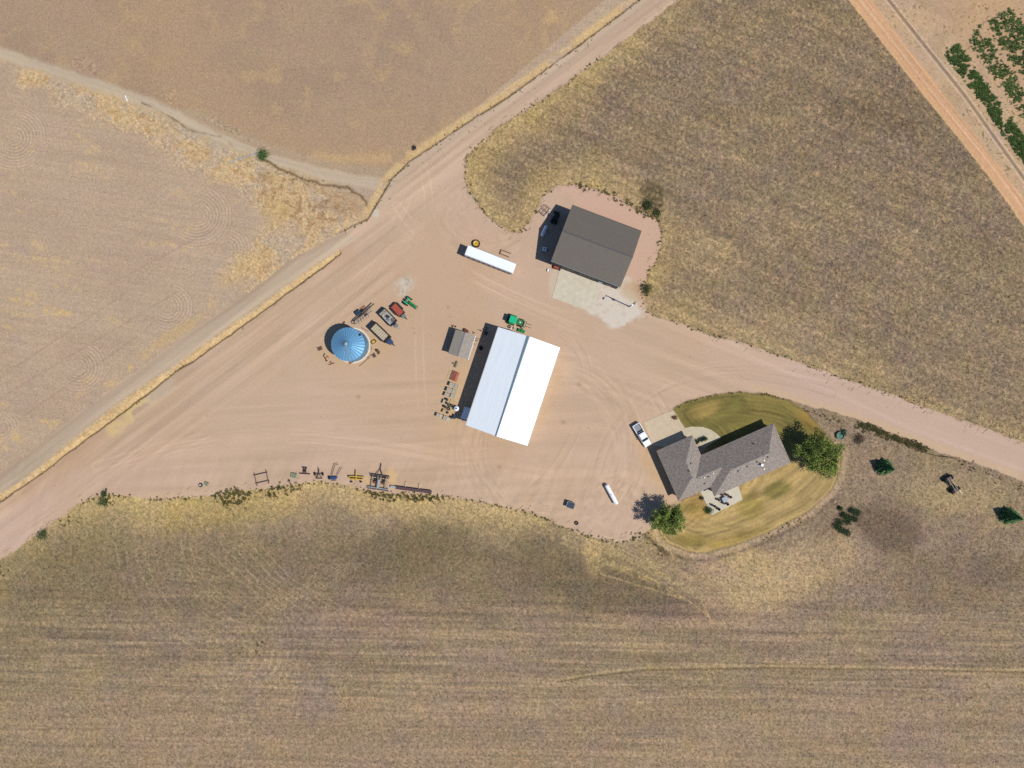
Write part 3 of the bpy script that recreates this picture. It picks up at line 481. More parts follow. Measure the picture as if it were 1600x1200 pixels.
# charcoal shop: ridge along TL->TR
ctr, A_, B_, a = frame((893.8, 320.6), (1002.1, 361.5), (861.2, 407.5), 5.7)
shop = root_at('machine_shop', 'large shop with charcoal ribbed steel roof beside the concrete apron', 'workshop', ctr, a)
gable(shop, A_, B_, 5.7, 2.5, M['charcoal steel'], mat('shop siding', C(84, 88, 94), .7, .1, .06, 2), .2)
box(0, 0, 8.22, A_+.02, .35, .05).build('ridge_cap', mat('cap charcoal', C(92, 90, 92), .5, .1, .06), shop)
yS = -B_/2+.2
for x, w_ in ((-4.6, 4.2), (.6, 4.2)):
    d = box(x, yS-.04, 2.15, w_, .08, 4.3).build('overhead_door', M['door dark'], shop); mb = MB()
    for k in range(4): mb.box(x-w_/2+w_*(k+.5)/4, yS-.1, 3.1, w_/6, .04, .4)
    mb.build('window', M['glass'], d)
box(4.2, yS-.04, 1.05, .95, .08, 2.1).build('door', M['white paint'], shop); box(6.2, yS-.04, 1.6, 1.3, .08, 1.1).build('window', M['glass'], shop)
box(0, -B_/2-.07, 5.63, A_, .13, .13).build('gutter', M['grey paint'], shop); box(0, B_/2+.07, 5.63, A_, .13, .13).build('gutter', mat('dark gutter', C(80, 78, 76)), shop)
# house
def hp(u, n_, z): 
    zx = u*.9157+n_*.4019; zy = -u*.4019+n_*.9157; p = P(970+zx/4.444, 600+zy/4.444, 3.0); return Vector((p.x, p.y, z))
EV = 3.0; KP = .74*.0340
def R_(u, n_, d): return hp(u, n_, EV+d*KP)
hc = hp(450, 780, 0); house = root_at('house', 'single storey house with grey shingled hip roofs set in the lawn', 'house', hc, 0)
A1, B1, C1 = R_(40, 524, 0), R_(312, 524, 0), R_(40, 905, 0); G1, G2 = R_(176, 660, 136), R_(176, 769, 136); V1_, M1, M2, V2_ = R_(312, 676, 0), R_(197.5, 790.5, 114.5), R_(396.5, 790.5, 114.5), R_(282, 905, 0)
R1, R2, E1, E2, D1 = R_(432, 826, 150), R_(712, 826, 150), R_(862, 676, 0), R_(862, 976, 0), R_(282, 976, 0)
polys = [[A1, B1, G1], [A1, G1, G2, C1], [B1, V1_, M1, G2, G1], [C1, G2, M1, M2, V2_], [V2_, M2, R1, D1], [V1_, M1, M2, R1, R2, E1], [E1, R2, E2], [D1, R1, R2, E2]]
rb = MB(); outl = [A1, B1, V1_, E1, E2, D1, V2_, C1]
for p in polys: rb.add([q-hc for q in p], [tuple(range(len(p)))])
rb.build('roof', M['grey shingle'], house)
fb = MB(); fb.add([q-hc-Vector((0, 0, .02)) for q in outl]+[q-hc-Vector((0, 0, .2)) for q in outl], [(i, (i+1) % 8, 8+(i+1) % 8, 8+i) for i in range(8)]+[tuple(range(8, 16))]); fb.build('fascia', mat('house fascia', C(110, 102, 96), .6), house)
wl = [(56, 540), (296, 540), (296, 692), (846, 692), (846, 960), (298, 960), (298, 889), (56, 889)]
wb = MB().prism([tuple((hp(u, n_, 0)-hc)[:2]) for u, n_ in wl], 0, 2.78); wb.build('wall', M['cream siding'], house)
for (i, t) in ((3, .25), (3, .5), (3, .75), (4, .5), (5, .25), (5, .6), (8-1, .5)):
    p, q = [hp(*wl[i-1], 0)-hc, hp(*wl[i % 8], 0)-hc]; c_ = p.lerp(q, t); d_ = (q-p).normalized(); box(c_.x, c_.y, 1.5, 1.5, .16, 1.1, math.atan2(d_.y, d_.x)).build('window', M['glass'], house)
p, q = hp(*wl[0], 0)-hc, hp(*wl[1], 0)-hc; c_ = p.lerp(q, .5); box(c_.x, c_.y, 1.1, 5.2, .14, 2.2, math.atan2((q-p).y, (q-p).x)).build('garage_door', M['white paint'], house)
p, q = hp(*wl[1], 0)-hc, hp(*wl[2], 0)-hc; c_ = p.lerp(q, .65); box(c_.x, c_.y, 1.05, 1.0, .14, 2.1, math.atan2((q-p).y, (q-p).x)).build('door', M['brown wood'], house)
def roofz(u, n_):
    g = min(u-40, 312-u, n_-524, 905-n_); m1 = min(n_-676, 905-n_) if 197 < u < 397 else -9; m2 = min(u-282, 862-u, n_-676, 976-n_); return EV+max(g, m1, m2, 0)*KP
def zp(zx, zy): return zx*.9157-zy*.4019, zx*.4019+zy*.9157
for zx, zy, kind in ((465, 543, 'b'), (450, 592, 'g'), (905, 410, 'g'), (560, 640, 'w'), (588, 634, 'b'), (570, 685, 'b'), (785, 592, 'b'), (845, 562, 'b'), (912, 530, 'b'), (983, 497, 'b'), (980, 585, 'w'), (620, 610, 'w'), (962, 520, 'w')):
    u, n_ = zp(zx, zy); q = hp(u, n_, roofz(u, n_))-hc
    if kind == 'b': MB().box(q.x, q.y, q.z+.1, .32, .32, .22, .41).build('roof_vent', M['black steel'], house)
    elif kind == 'g': MB().cyl((q.x, q.y, q.z-.05), (q.x, q.y, q.z+.35), .13).build('vent_pipe', M['dark iron'], house)
    else: MB().cyl((q.x, q.y, q.z-.05), (q.x, q.y, q.z+.3), .12).build('vent_pipe', M['silver'], house)
u, n_ = zp(948, 552); q = hp(u, n_, roofz(u, n_))-hc; fl = MB().cyl((q.x, q.y, q.z-.1), (q.x, q.y, q.z+.9), .22).build('flue', M['silver'], house); MB().cyl((q.x, q.y, q.z+.92), (q.x, q.y, q.z+1.05), .36, .3).build('cap', M['white plastic'], fl)
# ------------------------------------------------------------------ grain bin
gb = thing('grain_bin', 'round galvanised grain bin with ribbed conical roof', 'grain bin', 551.1, 539.8)
RB = 3.9; MB().lathe((0, 0, 0), [(0, -.1), (RB+.42, -.1), (RB+.42, .16), (RB+.05, .16)], n=64).build('base_ring', mat('bin base', C(226, 220, 208)), gb)
prof = []
for k in range(44): prof.append((RB-.08+.03*(k % 2), .16+4.64*k/43))
MB().lathe((0, 0, 0), prof, n=72).build('wall', M['galvanised wall'], gb)
mb = MB(); NR = 30; rr0 = .35
for i in range(NR):
    t0, t1 = 2*math.pi*i/NR, 2*math.pi*(i+1)/NR; tm = (t0+t1)/2; zt, ze = 6.95, 4.78
    def pt(t, r, dz): return (r*math.cos(t), r*math.sin(t), ze+(zt-ze)*(RB+.05-r)/(RB+.05-rr0)+dz)
    e = .028
    for r_a, r_b in ((rr0, 1.4), (1.4, 2.7), (2.7, RB+.05)):
        ea, eb = e*min(1, 1.2/r_a) if r_a > .5 else .03, e
        ha = .05/max(r_a, .8); hb = .07/max(r_b, .8)
        mb.add([pt(t0-0, r_a, .15), pt(t0, r_b, .15), pt(t0+hb*2, r_b, 0), pt(t0+ha*2, r_a, 0)], [(0, 1, 2, 3)]); mb.add([pt(t0+ha*2, r_a, 0), pt(t0+hb*2, r_b, 0), pt(t1-hb*2, r_b, 0), pt(t1-ha*2, r_a, 0)], [(0, 1, 2, 3)]); mb.add([pt(t1-ha*2, r_a, 0), pt(t1-hb*2, r_b, 0), pt(t1, r_b, .15), pt(t1, r_a, .15)], [(0, 1, 2, 3)])
mb.build('roof', M['galvanised'], gb)
MB().lathe((0, 0, 6.9), [(0, .32), (.42, .18), (.45, 0), (.45, -.1)], n=24).build('peak_cap', M['pale steel'], gb, True)
h_ = P(561.2, 522.9, 5.7)-gb.location; h_ = Vector((h_.x, h_.y, 0)); box(h_.x, h_.y, 4.78+(RB-h_.length)*.62+.1, .5, .5, .3, .6).build('hatch', M['black steel'], gb)
mb = MB(); 
for k in range(14):
    r = .6+k*.26; z = 4.78+(3.95-r)*.62+.08; mb.box(r*math.cos(-1.5), r*math.sin(-1.5), z, .07, .3, .05, -1.5)
for s_ in (-.16, .16): mb.tube([(.5*math.cos(-1.5)-s_, .5*math.sin(-1.5), 7.02), (4.0*math.cos(-1.5)-s_, 4.0*math.sin(-1.5), 4.86), (4.05*math.cos(-1.5)-s_, 4.05*math.sin(-1.5), .2)], .018, 6)
for k in range(12): mb.box(4.05*math.cos(-1.5), 4.05*math.sin(-1.5), .5+k*.36, .5, .04, .04)
mb.build('ladder', M['pale steel'], gb)
for an, r in ((-.9, 1.7), (-1.25, 2.3), (-.2, 1.9), (-1.7, 1.5)): box(r*math.cos(an), r*math.sin(an), 4.78+(3.95-r)*.62+.09, .22, .22, .2, an).build('roof_vent', M['grey paint'], gb)
box(3.85*math.cos(-.5), 3.85*math.sin(-.5), 1.1, .16, .8, 1.5, -.5).build('door', M['grey paint'], gb)

# ------------------------------------------------------------------ wheels and vehicles
def wheel(par, x, y, R, w_, rim='grey paint', nm='wheel', z=None):
    z = R if z is None else z; i = R*.55; h = w_/2
    o = MB().lathe((0, 0, 0), [(i, -h*.9), (R*.9, -h), (R, -h*.75), (R, h*.75), (R*.9, h), (i, h*.9), (i, -h*.9)], 'Y', 24).build(nm, M['black rubber'], par, loc=(x, y, z))
    MB().lathe((0, 0, 0), [(0, -h*.55), (i*.5, -h*.5), (i, -h*.8), (i, h*.8), (i*.5, h*.5), (0, h*.55)], 'Y', 18).build('rim', M[rim], o); return o
def flat_tyre(name, label, px, py, R, r, rim=None, group=None):
    o = one(MB().lathe((0, 0, 0), [(R-2*r, .02), (R-r*.3, 0), (R, r*.35), (R, r*1.2), (R-r*.3, r*1.6), (R-2*r, r*1.55), (R-2*r, .02)], n=28), name, M['black rubber'], label, 'tyre', px, py, group=group)
    if rim: MB().lathe((0, 0, 0), [(.10, r*1.1), (.16, r*1.5), (R*.35, r*1.35), (R-1.55*r, r*1.66), (R-1.55*r, r*1.5), (R-2*r-.01, .05)], n=24).build('rim', M[rim], o)
    return o
def trailer(label, px, py, a, L, W, bz, side, railm, floorm, tong, nax=2, toolbox=None, h=1.5, box_sz=(1.0, 1.0, .9), thick=.12, fenders=False, group='farm trailers parked above the grain bin', tm='dark iron'):
    r = thing('farm_trailer', label, 'trailer', px, py, a, h, group)
    box(0, 0, bz-.12, L, W, .24).build('chassis', M['black steel'], r); box(0, 0, bz+side*.12+.02, L-.2, W-.2, .08+side*.24).build('bed_floor', M[floorm], r)
    for s_ in (1, -1): box(0, s_*(W/2-thick/2), bz+side/2, L, thick, side).build('side_panel', M[railm], r)
    for s_ in (1, -1): box(s_*(L/2-thick/2), 0, bz+side/2+.002, thick-.004, W-2*thick-.004, side).build('end_panel', M[railm], r)
    mb = MB(); mb.cyl((L/2-.1, W*.34, bz-.1), (L/2+tong, 0, .45), .06); mb.cyl((L/2-.1, -W*.34, bz-.1), (L/2+tong, 0, .45), .06); mb.cyl((L/2+tong-.05, 0, .45), (L/2+tong+.3, 0, .45), .08); mb.cyl((L/2+tong-.2, 0, 0), (L/2+tong-.2, 0, .9), .04); mb.build('tongue', M[tm], r)
    for k in range(nax):
        x = (k-(nax-1)/2)*.95-.3
        for s_ in (1, -1): wheel(r, x, s_*((W/2+.14) if fenders else (W/2-.16)), .38, .24, 'silver')
    if fenders:
        for s_ in (1, -1): box(-.3, s_*(W/2+.17), .86, 2.1, .34, .1).build('fender', M['black steel'], r)
    if toolbox: box(L/2+box_sz[0]/2+.05, 0, bz+box_sz[2]/2-.1, *box_sz).build('toolbox', M[toolbox], r, bevel=.04)
    return r
aT = ang(.72, .70)
tr1 = trailer('tall dark sided trailer full of pale grain with a blue box on its tongue', 594.2, 519.6, aT, 4.95, 2.15, 1.2, 1.25, 'dark iron', 'grain', 1.7, 2, 'blue paint', 2.0, (1.15, 1.15, .9))
mb = MB(); 
for k in range(9): mb.box(-2.2+k*.55, 0, 1.75, .04, 1.9, .04)
mb.build('bow', M['grain'], tr1)
aT2 = ang(.69, .72)
tr2 = trailer('grey trailer loaded with mixed scrap, between the grain trailer and the red one', 606, 495.6, aT2, 4.2, 2.1, .95, .85, 'black steel', 'pale steel', 1.35, 2, None, 1.4, tm='pale steel')
box(2.75, 0, .86, .8, .95, .1).build('tongue_deck', M['grey paint'], tr2)
def clutter(cx, cy, px, py, h, a, items, z0, par_label):
    for (nm, x, y, sx, sy, sz, m_, lab, shape, rz) in items:
        o = bpy.data.objects.new('x', None); bpy.data.objects.remove(o)
        base = P(px, py, h); rm_ = Matrix.Rotation(a, 3, 'Z'); q = rm_ @ Vector((x, y, 0)); mb = MB()
        if shape == 'box': mb.box(0, 0, sz/2, sx, sy, sz, t=.92); mb.box(0, 0, sz+.03, sx*.5, sy*.5, .06)
        elif shape == 'tub': mb.lathe((0, 0, 0), [(0, 0), (sx*.45, 0), (sx*.5, sz), (sx*.44, sz), (sx*.38, sz*.2), (0, sz*.18)], n=18)
        elif shape == 'engine': mb.box(0, 0, sz*.35, sx, sy, sz*.7, t=.85); mb.cyl((-sx*.2, -sy*.6, sz*.5), (-sx*.2, sy*.6, sz*.5), sz*.28); mb.cyl((sx*.2, 0, sz*.6), (sx*.2, 0, sz*1.1), .07)
        elif shape == 'heap':
            for _ in range(12): mb.box(random.uniform(-.5, .5)*sx, random.uniform(-.5, .5)*sy, random.uniform(.1, .5)*sz, random.uniform(.2, .6)*sx, .09, .09, random.uniform(0, 3), random.uniform(-.2, .2))
        ob = mb.build(nm, M[m_]); ob.location = (base.x+q.x, base.y+q.y, z0); ob.rotation_euler = (0, 0, a+rz); tag(ob, lab, nm.replace('_', ' '))
clutter(0, 0, 606, 495.6, 1.4, aT2, [('scrap_wood', -1.3, .25, 1.0, .9, .5, 'tan wood', 'tan scrap wood at the rear of the scrap trailer', 'heap', .3), ('old_engine', -.1, .1, .8, .6, .6, 'black steel', 'black engine lump in the middle of the scrap trailer', 'engine', .5),
 ('metal_box', .5, -.35, .6, .5, .35, 'grey paint', 'grey metal box near the front of the scrap trailer', 'box', .2), ('wash_tub', -.9, -.5, .7, .7, .3, 'grain', 'pale round tub in the scrap trailer', 'tub', 0), ('scrap_boards', 1.3, .3, .9, .7, .3, 'rust', 'rusty scrap pieces at the tongue end of the scrap trailer', 'heap', .9)], 1.28, '')
tr3 = trailer('small low trailer with a red bed and black fenders next to the old green tractor', 621.3, 484.0, ang(.69, .72), 3.25, 1.75, .75, .42, 'dark iron', 'red paint', 1.25, 2, 'grey paint', 1.0, (.75, .9, .55), fenders=True)
# old row-crop tractor
def tractor_old():
    r = thing('farm_tractor', 'small old green open tractor parked beside the red trailer', 'tractor', 640.5, 473.2, ang(.80, .60), .9)
    box(.9, 0, 1.15, 2.0, .62, .62).build('hood', M['green paint'], r, bevel=.08); box(-.5, 0, .85, 1.1, .7, .5).build('body', M['green paint'], r, bevel=.05)
    st = box(-.75, 0, 1.3, .45, .5, .12).build('seat', M['teal plastic'], r); box(-.98, 0, 1.5, .08, .5, .35).build('seat_back', M['teal plastic'], st)
    MB().tor((-.15, 0, 1.6), .2, .025, 'X', 18, 6).build('steering_wheel', M['black steel'], r); MB().cyl((1.0, .1, 1.4), (1.0, .1, 2.0), .05).build('exhaust', M['black steel'], r)
    for s_ in (1, -1): wheel(r, -.7, s_*.86, .68, .38, 'yellow paint'); wheel(r, 1.75, s_*.3, .34, .2, 'yellow paint'); box(-.7, s_*.58, 1.42, .9, .3, .06).build('fender', M['teal green paint'], r)
    for s_ in (1, -1): MB().cyl((1.98, s_*.2, 1.2), (1.9, s_*.2, 1.2), .07).build('headlight', M['pale steel'], r)
    MB().cyl((-1.2, -.5, .55), (-1.2, .5, .55), .04).cyl((-.9, -.3, .6), (-1.6, -.45, .5), .04).cyl((-.9, .3, .6), (-1.6, .45, .5), .04).build('hitch', M['dark iron'], r)
tractor_old()
# loader tractor by the barn
aB = ang(.945, .327)
def tractor_loader():
    r = thing('loader_tractor', 'green cab tractor with loader and pallet forks above the white barn', 'tractor', 806, 501.5, aB, 1.3)
    box(.85, 0, 1.25, 1.7, .82, .7).build('hood', M['green paint'], r, bevel=.1); box(-.2, 0, .8, 2.4, .7, .5).build('chassis', M['black steel'], r)
    cb = box(-.75, 0, 1.75, 1.5, 1.35, 1.3, t=.92).build('cab', M['glass'], r, bevel=.05); box(-.7, 0, 2.5, 1.75, 1.62, .2).build('cab_roof', M['teal green paint'], r, bevel=.08)
    MB().cyl((.55, .3, 1.5), (.55, .3, 2.5), .05).build('exhaust', M['black steel'], r)
    for s_ in (1, -1):
        wheel(r, -.85, s_*.98, .75, .45, 'yellow paint'); wheel(r, 1.25, s_*.8, .48, .32, 'yellow paint'); box(-.85, s_*.95, 1.56, 1.1, .42, .07).build('fender', M['green paint'], r)
        MB().tube([(-.1, s_*.62, 1.2), (.2, s_*.62, 1.9), (1.5, s_*.6, 1.5), (2.4, s_*.55, .6)], .08, 8).build('loader_arm', M['green paint'], r); MB().cyl((1.72, s_*.25, 1.35), (1.65, s_*.25, 1.35), .09).build('headlight', M['white plastic'], r)
        box(3.25, s_*.36, .3, 1.5, .1, .07).build('fork', M['dark iron'], r)
    mb = MB().box(2.5, 0, .3, .1, 1.6, .1); mb.box(2.5, 0, 1.0, .1, 1.6, .1)
    for k in range(5): mb.box(2.5, -.75+k*.375, .65, .08, .08, .7)
    mb.build('fork_carriage', mat('olive steel', C(96, 92, 50)), r); box(2.3, 0, .7, .2, 1.5, .5).build('crossbar', M['grain'], r); box(1.1, 0, 1.63, .3, .3, .06).build('hood_cap', M['white plastic'], r)
    box(-1.9, 0, .6, .5, 1.5, .5).build('ballast_box', M['black steel'], r)
tractor_loader()
# white pickup
def pickup():
    r = thing('pickup_truck', 'white crew cab pickup with open bed parked beside the driveway', 'pickup truck', 1003.4, 680.0, ang(.52, .855), .9)
    def sec(name, st, m_, smooth=False):     # stations: (x, halfwidth bottom, zb, halfwidth top, zt)
        mb = MB(); vs = []
        for x, wb_, zb, wt, zt in st: vs += [(x, -wb_, zb), (x, wb_, zb), (x, wb_*1.0, (zb+zt)/2), (x, wt, zt), (x, -wt, zt), (x, -wb_, (zb+zt)/2)]
        n = len(st); fs = [tuple(range(6))[::-1], tuple(range(6*(n-1), 6*n))]
        for i in range(n-1):
            for k in range(6): fs.append((6*i+k, 6*i+(k+1) % 6, 6*i+6+(k+1) % 6, 6*i+6+k))
        mb.add(vs, fs); return mb.build(name, m_, r, smooth, bevel=.04)
    wp_ = M['white paint']
    sec('body', [(-.62, .96, .45, .9, 1.18), (1.5, .96, .45, .88, 1.16), (2.55, .95, .45, .84, 1.1), (2.88, .86, .5, .74, .98)], wp_)
    sec('cab', [(-.66, .9, 1.1, .72, 1.78), (-.4, .9, 1.1, .74, 1.84), (.75, .9, 1.1, .74, 1.84), (1.42, .88, 1.1, .8, 1.2)], wp_)
    MB().add([(.84, -.7, 1.80), (.84, .7, 1.80), (1.46, .8, 1.25), (1.46, -.8, 1.25)], [(0, 1, 2, 3)]).build('windscreen', M['glass'], r, loc=(.03, 0, .04)); box(-.70, 0, 1.5, .04, 1.3, .45).build('rear_window', M['glass'], r)
    for s_ in (1, -1): MB().add([(-.5, s_*.87, 1.2), (1.1, s_*.87, 1.2), (.7, s_*.76, 1.76), (-.4, s_*.76, 1.76)], [(0, 1, 2, 3)]).build('side_window', M['glass'], r, loc=(0, s_*.015, 0))
    bd = box(-1.85, 0, .72, 2.4, 1.6, .1).build('bed_floor', M['grey paint'], r)
    for s_ in (1, -1): box(-1.83, s_*.88, .82, 2.4, .16, .75).build('bed_side', wp_, r, bevel=.03)
    box(-2.98, 0, .82, .1, 1.9, .72).build('tailgate', wp_, r); box(-3.1, 0, .5, .16, 1.8, .2).build('rear_bumper', M['silver'], r); box(2.96, 0, .52, .16, 1.8, .25).build('front_bumper', M['silver'], r); box(2.9, 0, .78, .06, 1.1, .25).build('grille', M['black steel'], r)
    box(-.85, 0, 1.05, .38, 1.58, .5).build('toolbox', M['grey paint'], r)
    for s_ in (1, -1):
        for x in (-1.9, 1.85): wheel(r, x, s_*.86, .4, .26, 'silver')
        box(2.88, s_*.68, .84, .1, .3, .16).build('headlight', M['white plastic'], r); box(1.0, s_*1.08, 1.22, .14, .2, .16).build('mirror', M['black steel'], r); box(-3.03, s_*.84, .95, .05, .12, .3).build('tail_light', M['red paint'], r)
pickup()
# semi trailer
def semi():
    ctr, A2, B2, a = frame((732.5, 383), (807.5, 412.2), (725, 397.8), 3.6)
    r = root_at('semi_trailer', 'white box semi trailer standing alone in the upper yard', 'semi trailer', ctr, a)
    box(0, 0, 2.35, A2, B2, 2.5).build('box_body', M['white paint'], r, bevel=.05); mb = MB()
    mb.box(0, 0, 3.62, A2-.5, B2-.4, .04)
    mb.build('roof_panel', M['white metal roof'], r); mb = MB()
    for k in range(9): mb.box(-A2/2+.9+k*(A2-1.8)/8, -B2/2-.015, 2.15, 1.0, .03, 1.0)
    mb.build('side_panel', M['plum steel'], r)
    box(0, 0, 1.0, A2-1, 1.0, .25).build('chassis', M['black steel'], r)
    for s_ in (1, -1):
        for x in (-A2/2+1.4, -A2/2+2.6): wheel(r, x, s_*(B2/2-.35), .5, .5, 'silver')
        MB().cyl((A2/2-3, s_*.8, 0), (A2/2-3, s_*.8, 1), .09).box(A2/2-3, s_*.8, .04, .35, .35, .08).build('landing_leg', M['grey paint'], r)
    box(-A2/2-.03, 0, 2.35, .06, B2-.2, 2.3).build('rear_door', M['pale steel'], r)
    mb = MB(); [mb.box(0, s_*(B2/2-.06), 3.63, A2-.1, .1, .06) for s_ in (1, -1)]; mb.build('roof_rail', M['pale steel'], r)
semi()
t = flat_tyre('tractor_wheel', 'huge black tyre with a yellow rim lying flat beside the semi trailer', 744, 381, .95, .19, 'yellow paint'); t.scale[2] = 2.0

# ------------------------------------------------------------------ tanks
def tank(label, px, py, a, L, R, h, valve=True):
    r = thing('propane_tank', label, 'propane tank', px, py, a, h); z = R+.35; l = L/2-R; prof = []
    for k in range(7): t_ = math.pi/2*k/6; prof.append((R*math.sin(t_), -l-R*.8*math.cos(t_)))
    for k in range(7): t_ = math.pi/2*(1-k/6); prof.append((R*math.sin(t_), l+R*.8*math.cos(t_)))
    MB().lathe((0, 0, z), prof, 'X', 28).build('tank', M['white plastic'], r, True)
    for s_ in (1, -1): box(s_*l*.7, 0, .2, .25, R*1.5, .4).build('saddle', M['grey wood'], r)
    MB().cyl((0, 0, z+R-.03), (0, 0, z+R+.22), .2, .16).build('dome', M['white paint'], r); MB().cyl((l*.9, 0, z+R*.9), (l*.9, 0, z+R+.1), .06).build('valve', M['dark iron'], r)
tank('long white propane tank on the gravel left of the house', 955.6, 772.6, ang(.48, .877), 5.6, .52, 1.0)
tank('short white propane tank in the shade of the charcoal shop', 850.5, 360.7, ang(-.40, .917), 3.0, .45, .9)
# tote in shade
def tote(label, px, py, a, h=.8):
    r = thing('liquid_tote', label, 'tote', px, py, a, h); box(0, 0, .07, 1.15, 1.0, .14).build('pallet', M['grey wood'], r); box(0, 0, .62, 1.02, .92, .95).build('container', M['white plastic'], r, bevel=.06); mb = MB()
    for k in range(4):
        z = .2+k*.28
        for s_ in (1, -1): mb.box(0, s_*.49, z, 1.1, .03, .03); mb.box(s_*.55, 0, z, .03, .98, .03)
    for k in range(5):
        for s_ in (1, -1): mb.box(-.55+k*.275, s_*.49, .62, .03, .03, .96)
    mb.build('cage', M['silver'], r); MB().cyl((0, 0, 1.09), (0, 0, 1.16), .14).build('lid', M['dark iron'], r); return r
tote('white caged tote in the shade between the shop and the short tank', 850.7, 389.3, ang(.97, .1))
r = thing('water_tank', 'round white plastic water tank at the shaded edge of the white barn', 'water tank', 713.3, 638.3, 0, .7); MB().lathe((0, 0, 0), [(0, 0), (.62, 0), (.64, .1), (.61, .5), (.64, .9), (.58, 1.1), (.2, 1.3), (0, 1.32)], n=28).build('tank', M['white plastic'], r, True); MB().cyl((0, 0, 1.3), (0, 0, 1.4), .2).build('lid', M['blue paint'], r)
# dumpster
r = thing('waste_bin', 'dark navy metal waste bin alone near the lower edge of the yard', 'waste bin', 891.5, 789.0, ang(.95, .3), .7); box(0, 0, .6, 1.7, 1.35, 1.1, t=1.06).build('bin', M['navy paint'], r)
for s_ in (1, -1): box(s_*.43, 0, 1.2, .82, 1.4, .06).build('lid', M['navy paint'], r)
mb = MB(); mb.box(0, .74, 1.1, 1.8, .05, .08); mb.box(0, -.74, 1.1, 1.8, .05, .08); mb.box(-.93, 0, 1.15, .08, 1.4, .1); mb.build('rim', M['pale steel'], r)
flat_tyre('tyre', 'lone black tyre lying on the gravel below the navy waste bin', 900.6, 817, .5, .15)
r = thing('stock_tank', 'round teal stock tank in the dirt right of the large lawn tree', 'stock tank', 1311.5, 680.5); MB().lathe((0, 0, 0), [(0, .05), (.8, .05), (.85, 0), (.9, .6), (.94, .64), (.88, .64), (.82, .25), (0, .22)], n=28).build('tub', M['teal plastic'], r); MB().lathe((0, 0, 0), [(0, .4), (.85, .4)], n=28).build('water', mat('tank water', C(96, 136, 128), .1), r)

# ------------------------------------------------------------------ pole light by the apron
r = thing('light_pole', 'tall thin light pole on the white gravel right of the concrete apron', 'light pole', 983, 479, ang(-.8, .6)); MB().cyl((0, 0, 0), (0, 0, 9.3), .15, .1, 10).build('pole', M['brown wood'], r); MB().cyl((0, 0, 8.9), (.9, 0, 9.1), .04).build('arm', M['silver'], r); MB().lathe((1.0, 0, 8.9), [(0, .2), (.2, .15), (.28, 0), (0, -.02)], n=16).build('lamp', M['white plastic'], r); box(0, .18, 6.4, .4, .3, 1.0).build('transformer', M['grey paint'], r)
# ------------------------------------------------------------------ crates and pallets left of the barn
aC = ang(.93, .37)
def crate(label, px, py, sx, sy, sz, m_='grey wood', slats=5, a=aC, name='wooden_crate', cat='crate', h=None, group='weathered crates and pallets stacked left of the white barn'):
    r = thing(name, label, cat, px, py, a, sz if h is None else h, group); box(0, 0, sz/2-.03, sx-.06, sy-.06, sz-.08).build('sides', M[m_], r); mb = MB()
    for k in range(slats): mb.box(0, -sy/2+sy*(k+.5)/slats, sz-.04, sx, sy/slats*.8, .06)
    mb.build('slat_top', M[m_], r); mb = MB()
    for s_ in (1, -1): mb.box(s_*(sx/2-.05), 0, sz+.01, .08, sy, .04)
    mb.build('batten', M['grain'], r); return r
crate('pale crate at the top left of the crate rows, just below the red rack', 705.8, 601.3, 1.2, 1.05, 1.1); crate('grey crate at the top right of the crate rows', 713.3, 604.0, .95, 1.1, .5)
crate('pale crate second from the top in the left row of crates', 701.9, 609.7, 1.3, 1.05, 1.1); crate('grey crate third down in the left row of crates', 698.4, 617.0, 1.2, 1.0, 1.0)
crate('upper of the two long grey crates in the right row', 710.2, 611.8, 1.1, 1.05, .6); crate('lower of the two long grey crates in the right row', 707.3, 619.2, 1.1, 1.1, .6)
crate('narrow white upright crate at the left below the main rows', 693.6, 627.6, .55, 1.1, .8, 'grain'); crate('low pale pallet left of the water tank, bare on top', 706.5, 628.6, 1.1, 1.3, .15, 'tan wood'); p_l = crate('low pale pallet holding two loose tyres', 702.3, 636.2, 1.3, 1.9, .15, 'tan wood')
crate('brown topped crate below the two tyres', 694.2, 642.6, .8, .9, .8, 'tan wood'); crate('grey green crate at the bottom left end of the crates', 684.6, 649.0, .9, .95, 1.0); crate('pale crate second along the bottom row', 688.9, 650.6, .8, 1.0, .6, 'grain'); crate('grey crate third along the bottom row', 695.6, 653.4, 1.0, 1.2, .8); crate('low pale pallet at the right end of the bottom row', 701.5, 656, 1.0, 1.1, .16, 'grain')
flat_tyre('tyre', 'upper black tyre on the pallet left of the water tank', 702.4, 633.2, .42, .12).location.z = .2; flat_tyre('tyre', 'lower black tyre on the pallet left of the water tank', 700.9, 638.4, .42, .12).location.z = .2
def drum(label, px, py, m_='black steel', R=.3, hh=.9):
    r = one(MB().lathe((0, 0, 0), [(0, 0), (R, 0), (R, hh*.33), (R+.02, hh*.34), (R, hh*.36), (R, hh*.66), (R+.02, hh*.67), (R, hh*.69), (R, hh), (R-.03, hh), (R-.03, hh-.03), (0, hh-.03)], n=20), 'oil_drum', M[m_], label, 'drum', px, py, 0, hh/2, 'dark drums among the crates'); MB().cyl((R*.5, 0, hh-.03), (R*.5, 0, hh+.01), .04).build('bung', M['silver'], r)
drum('black drum just right of the narrow white crate', 698.5, 624.5); drum('black drum between the narrow white crate and the bare pallet', 697.3, 629.5); drum('black drum above the brown topped crate', 695.2, 635.5); drum('black drum right of the brown topped crate', 698.8, 644.5); drum('dark drum beside the water tank', 709.5, 636.5); drum('dark drum at the right of the bottom crate row by the barn shade', 706, 652.5)
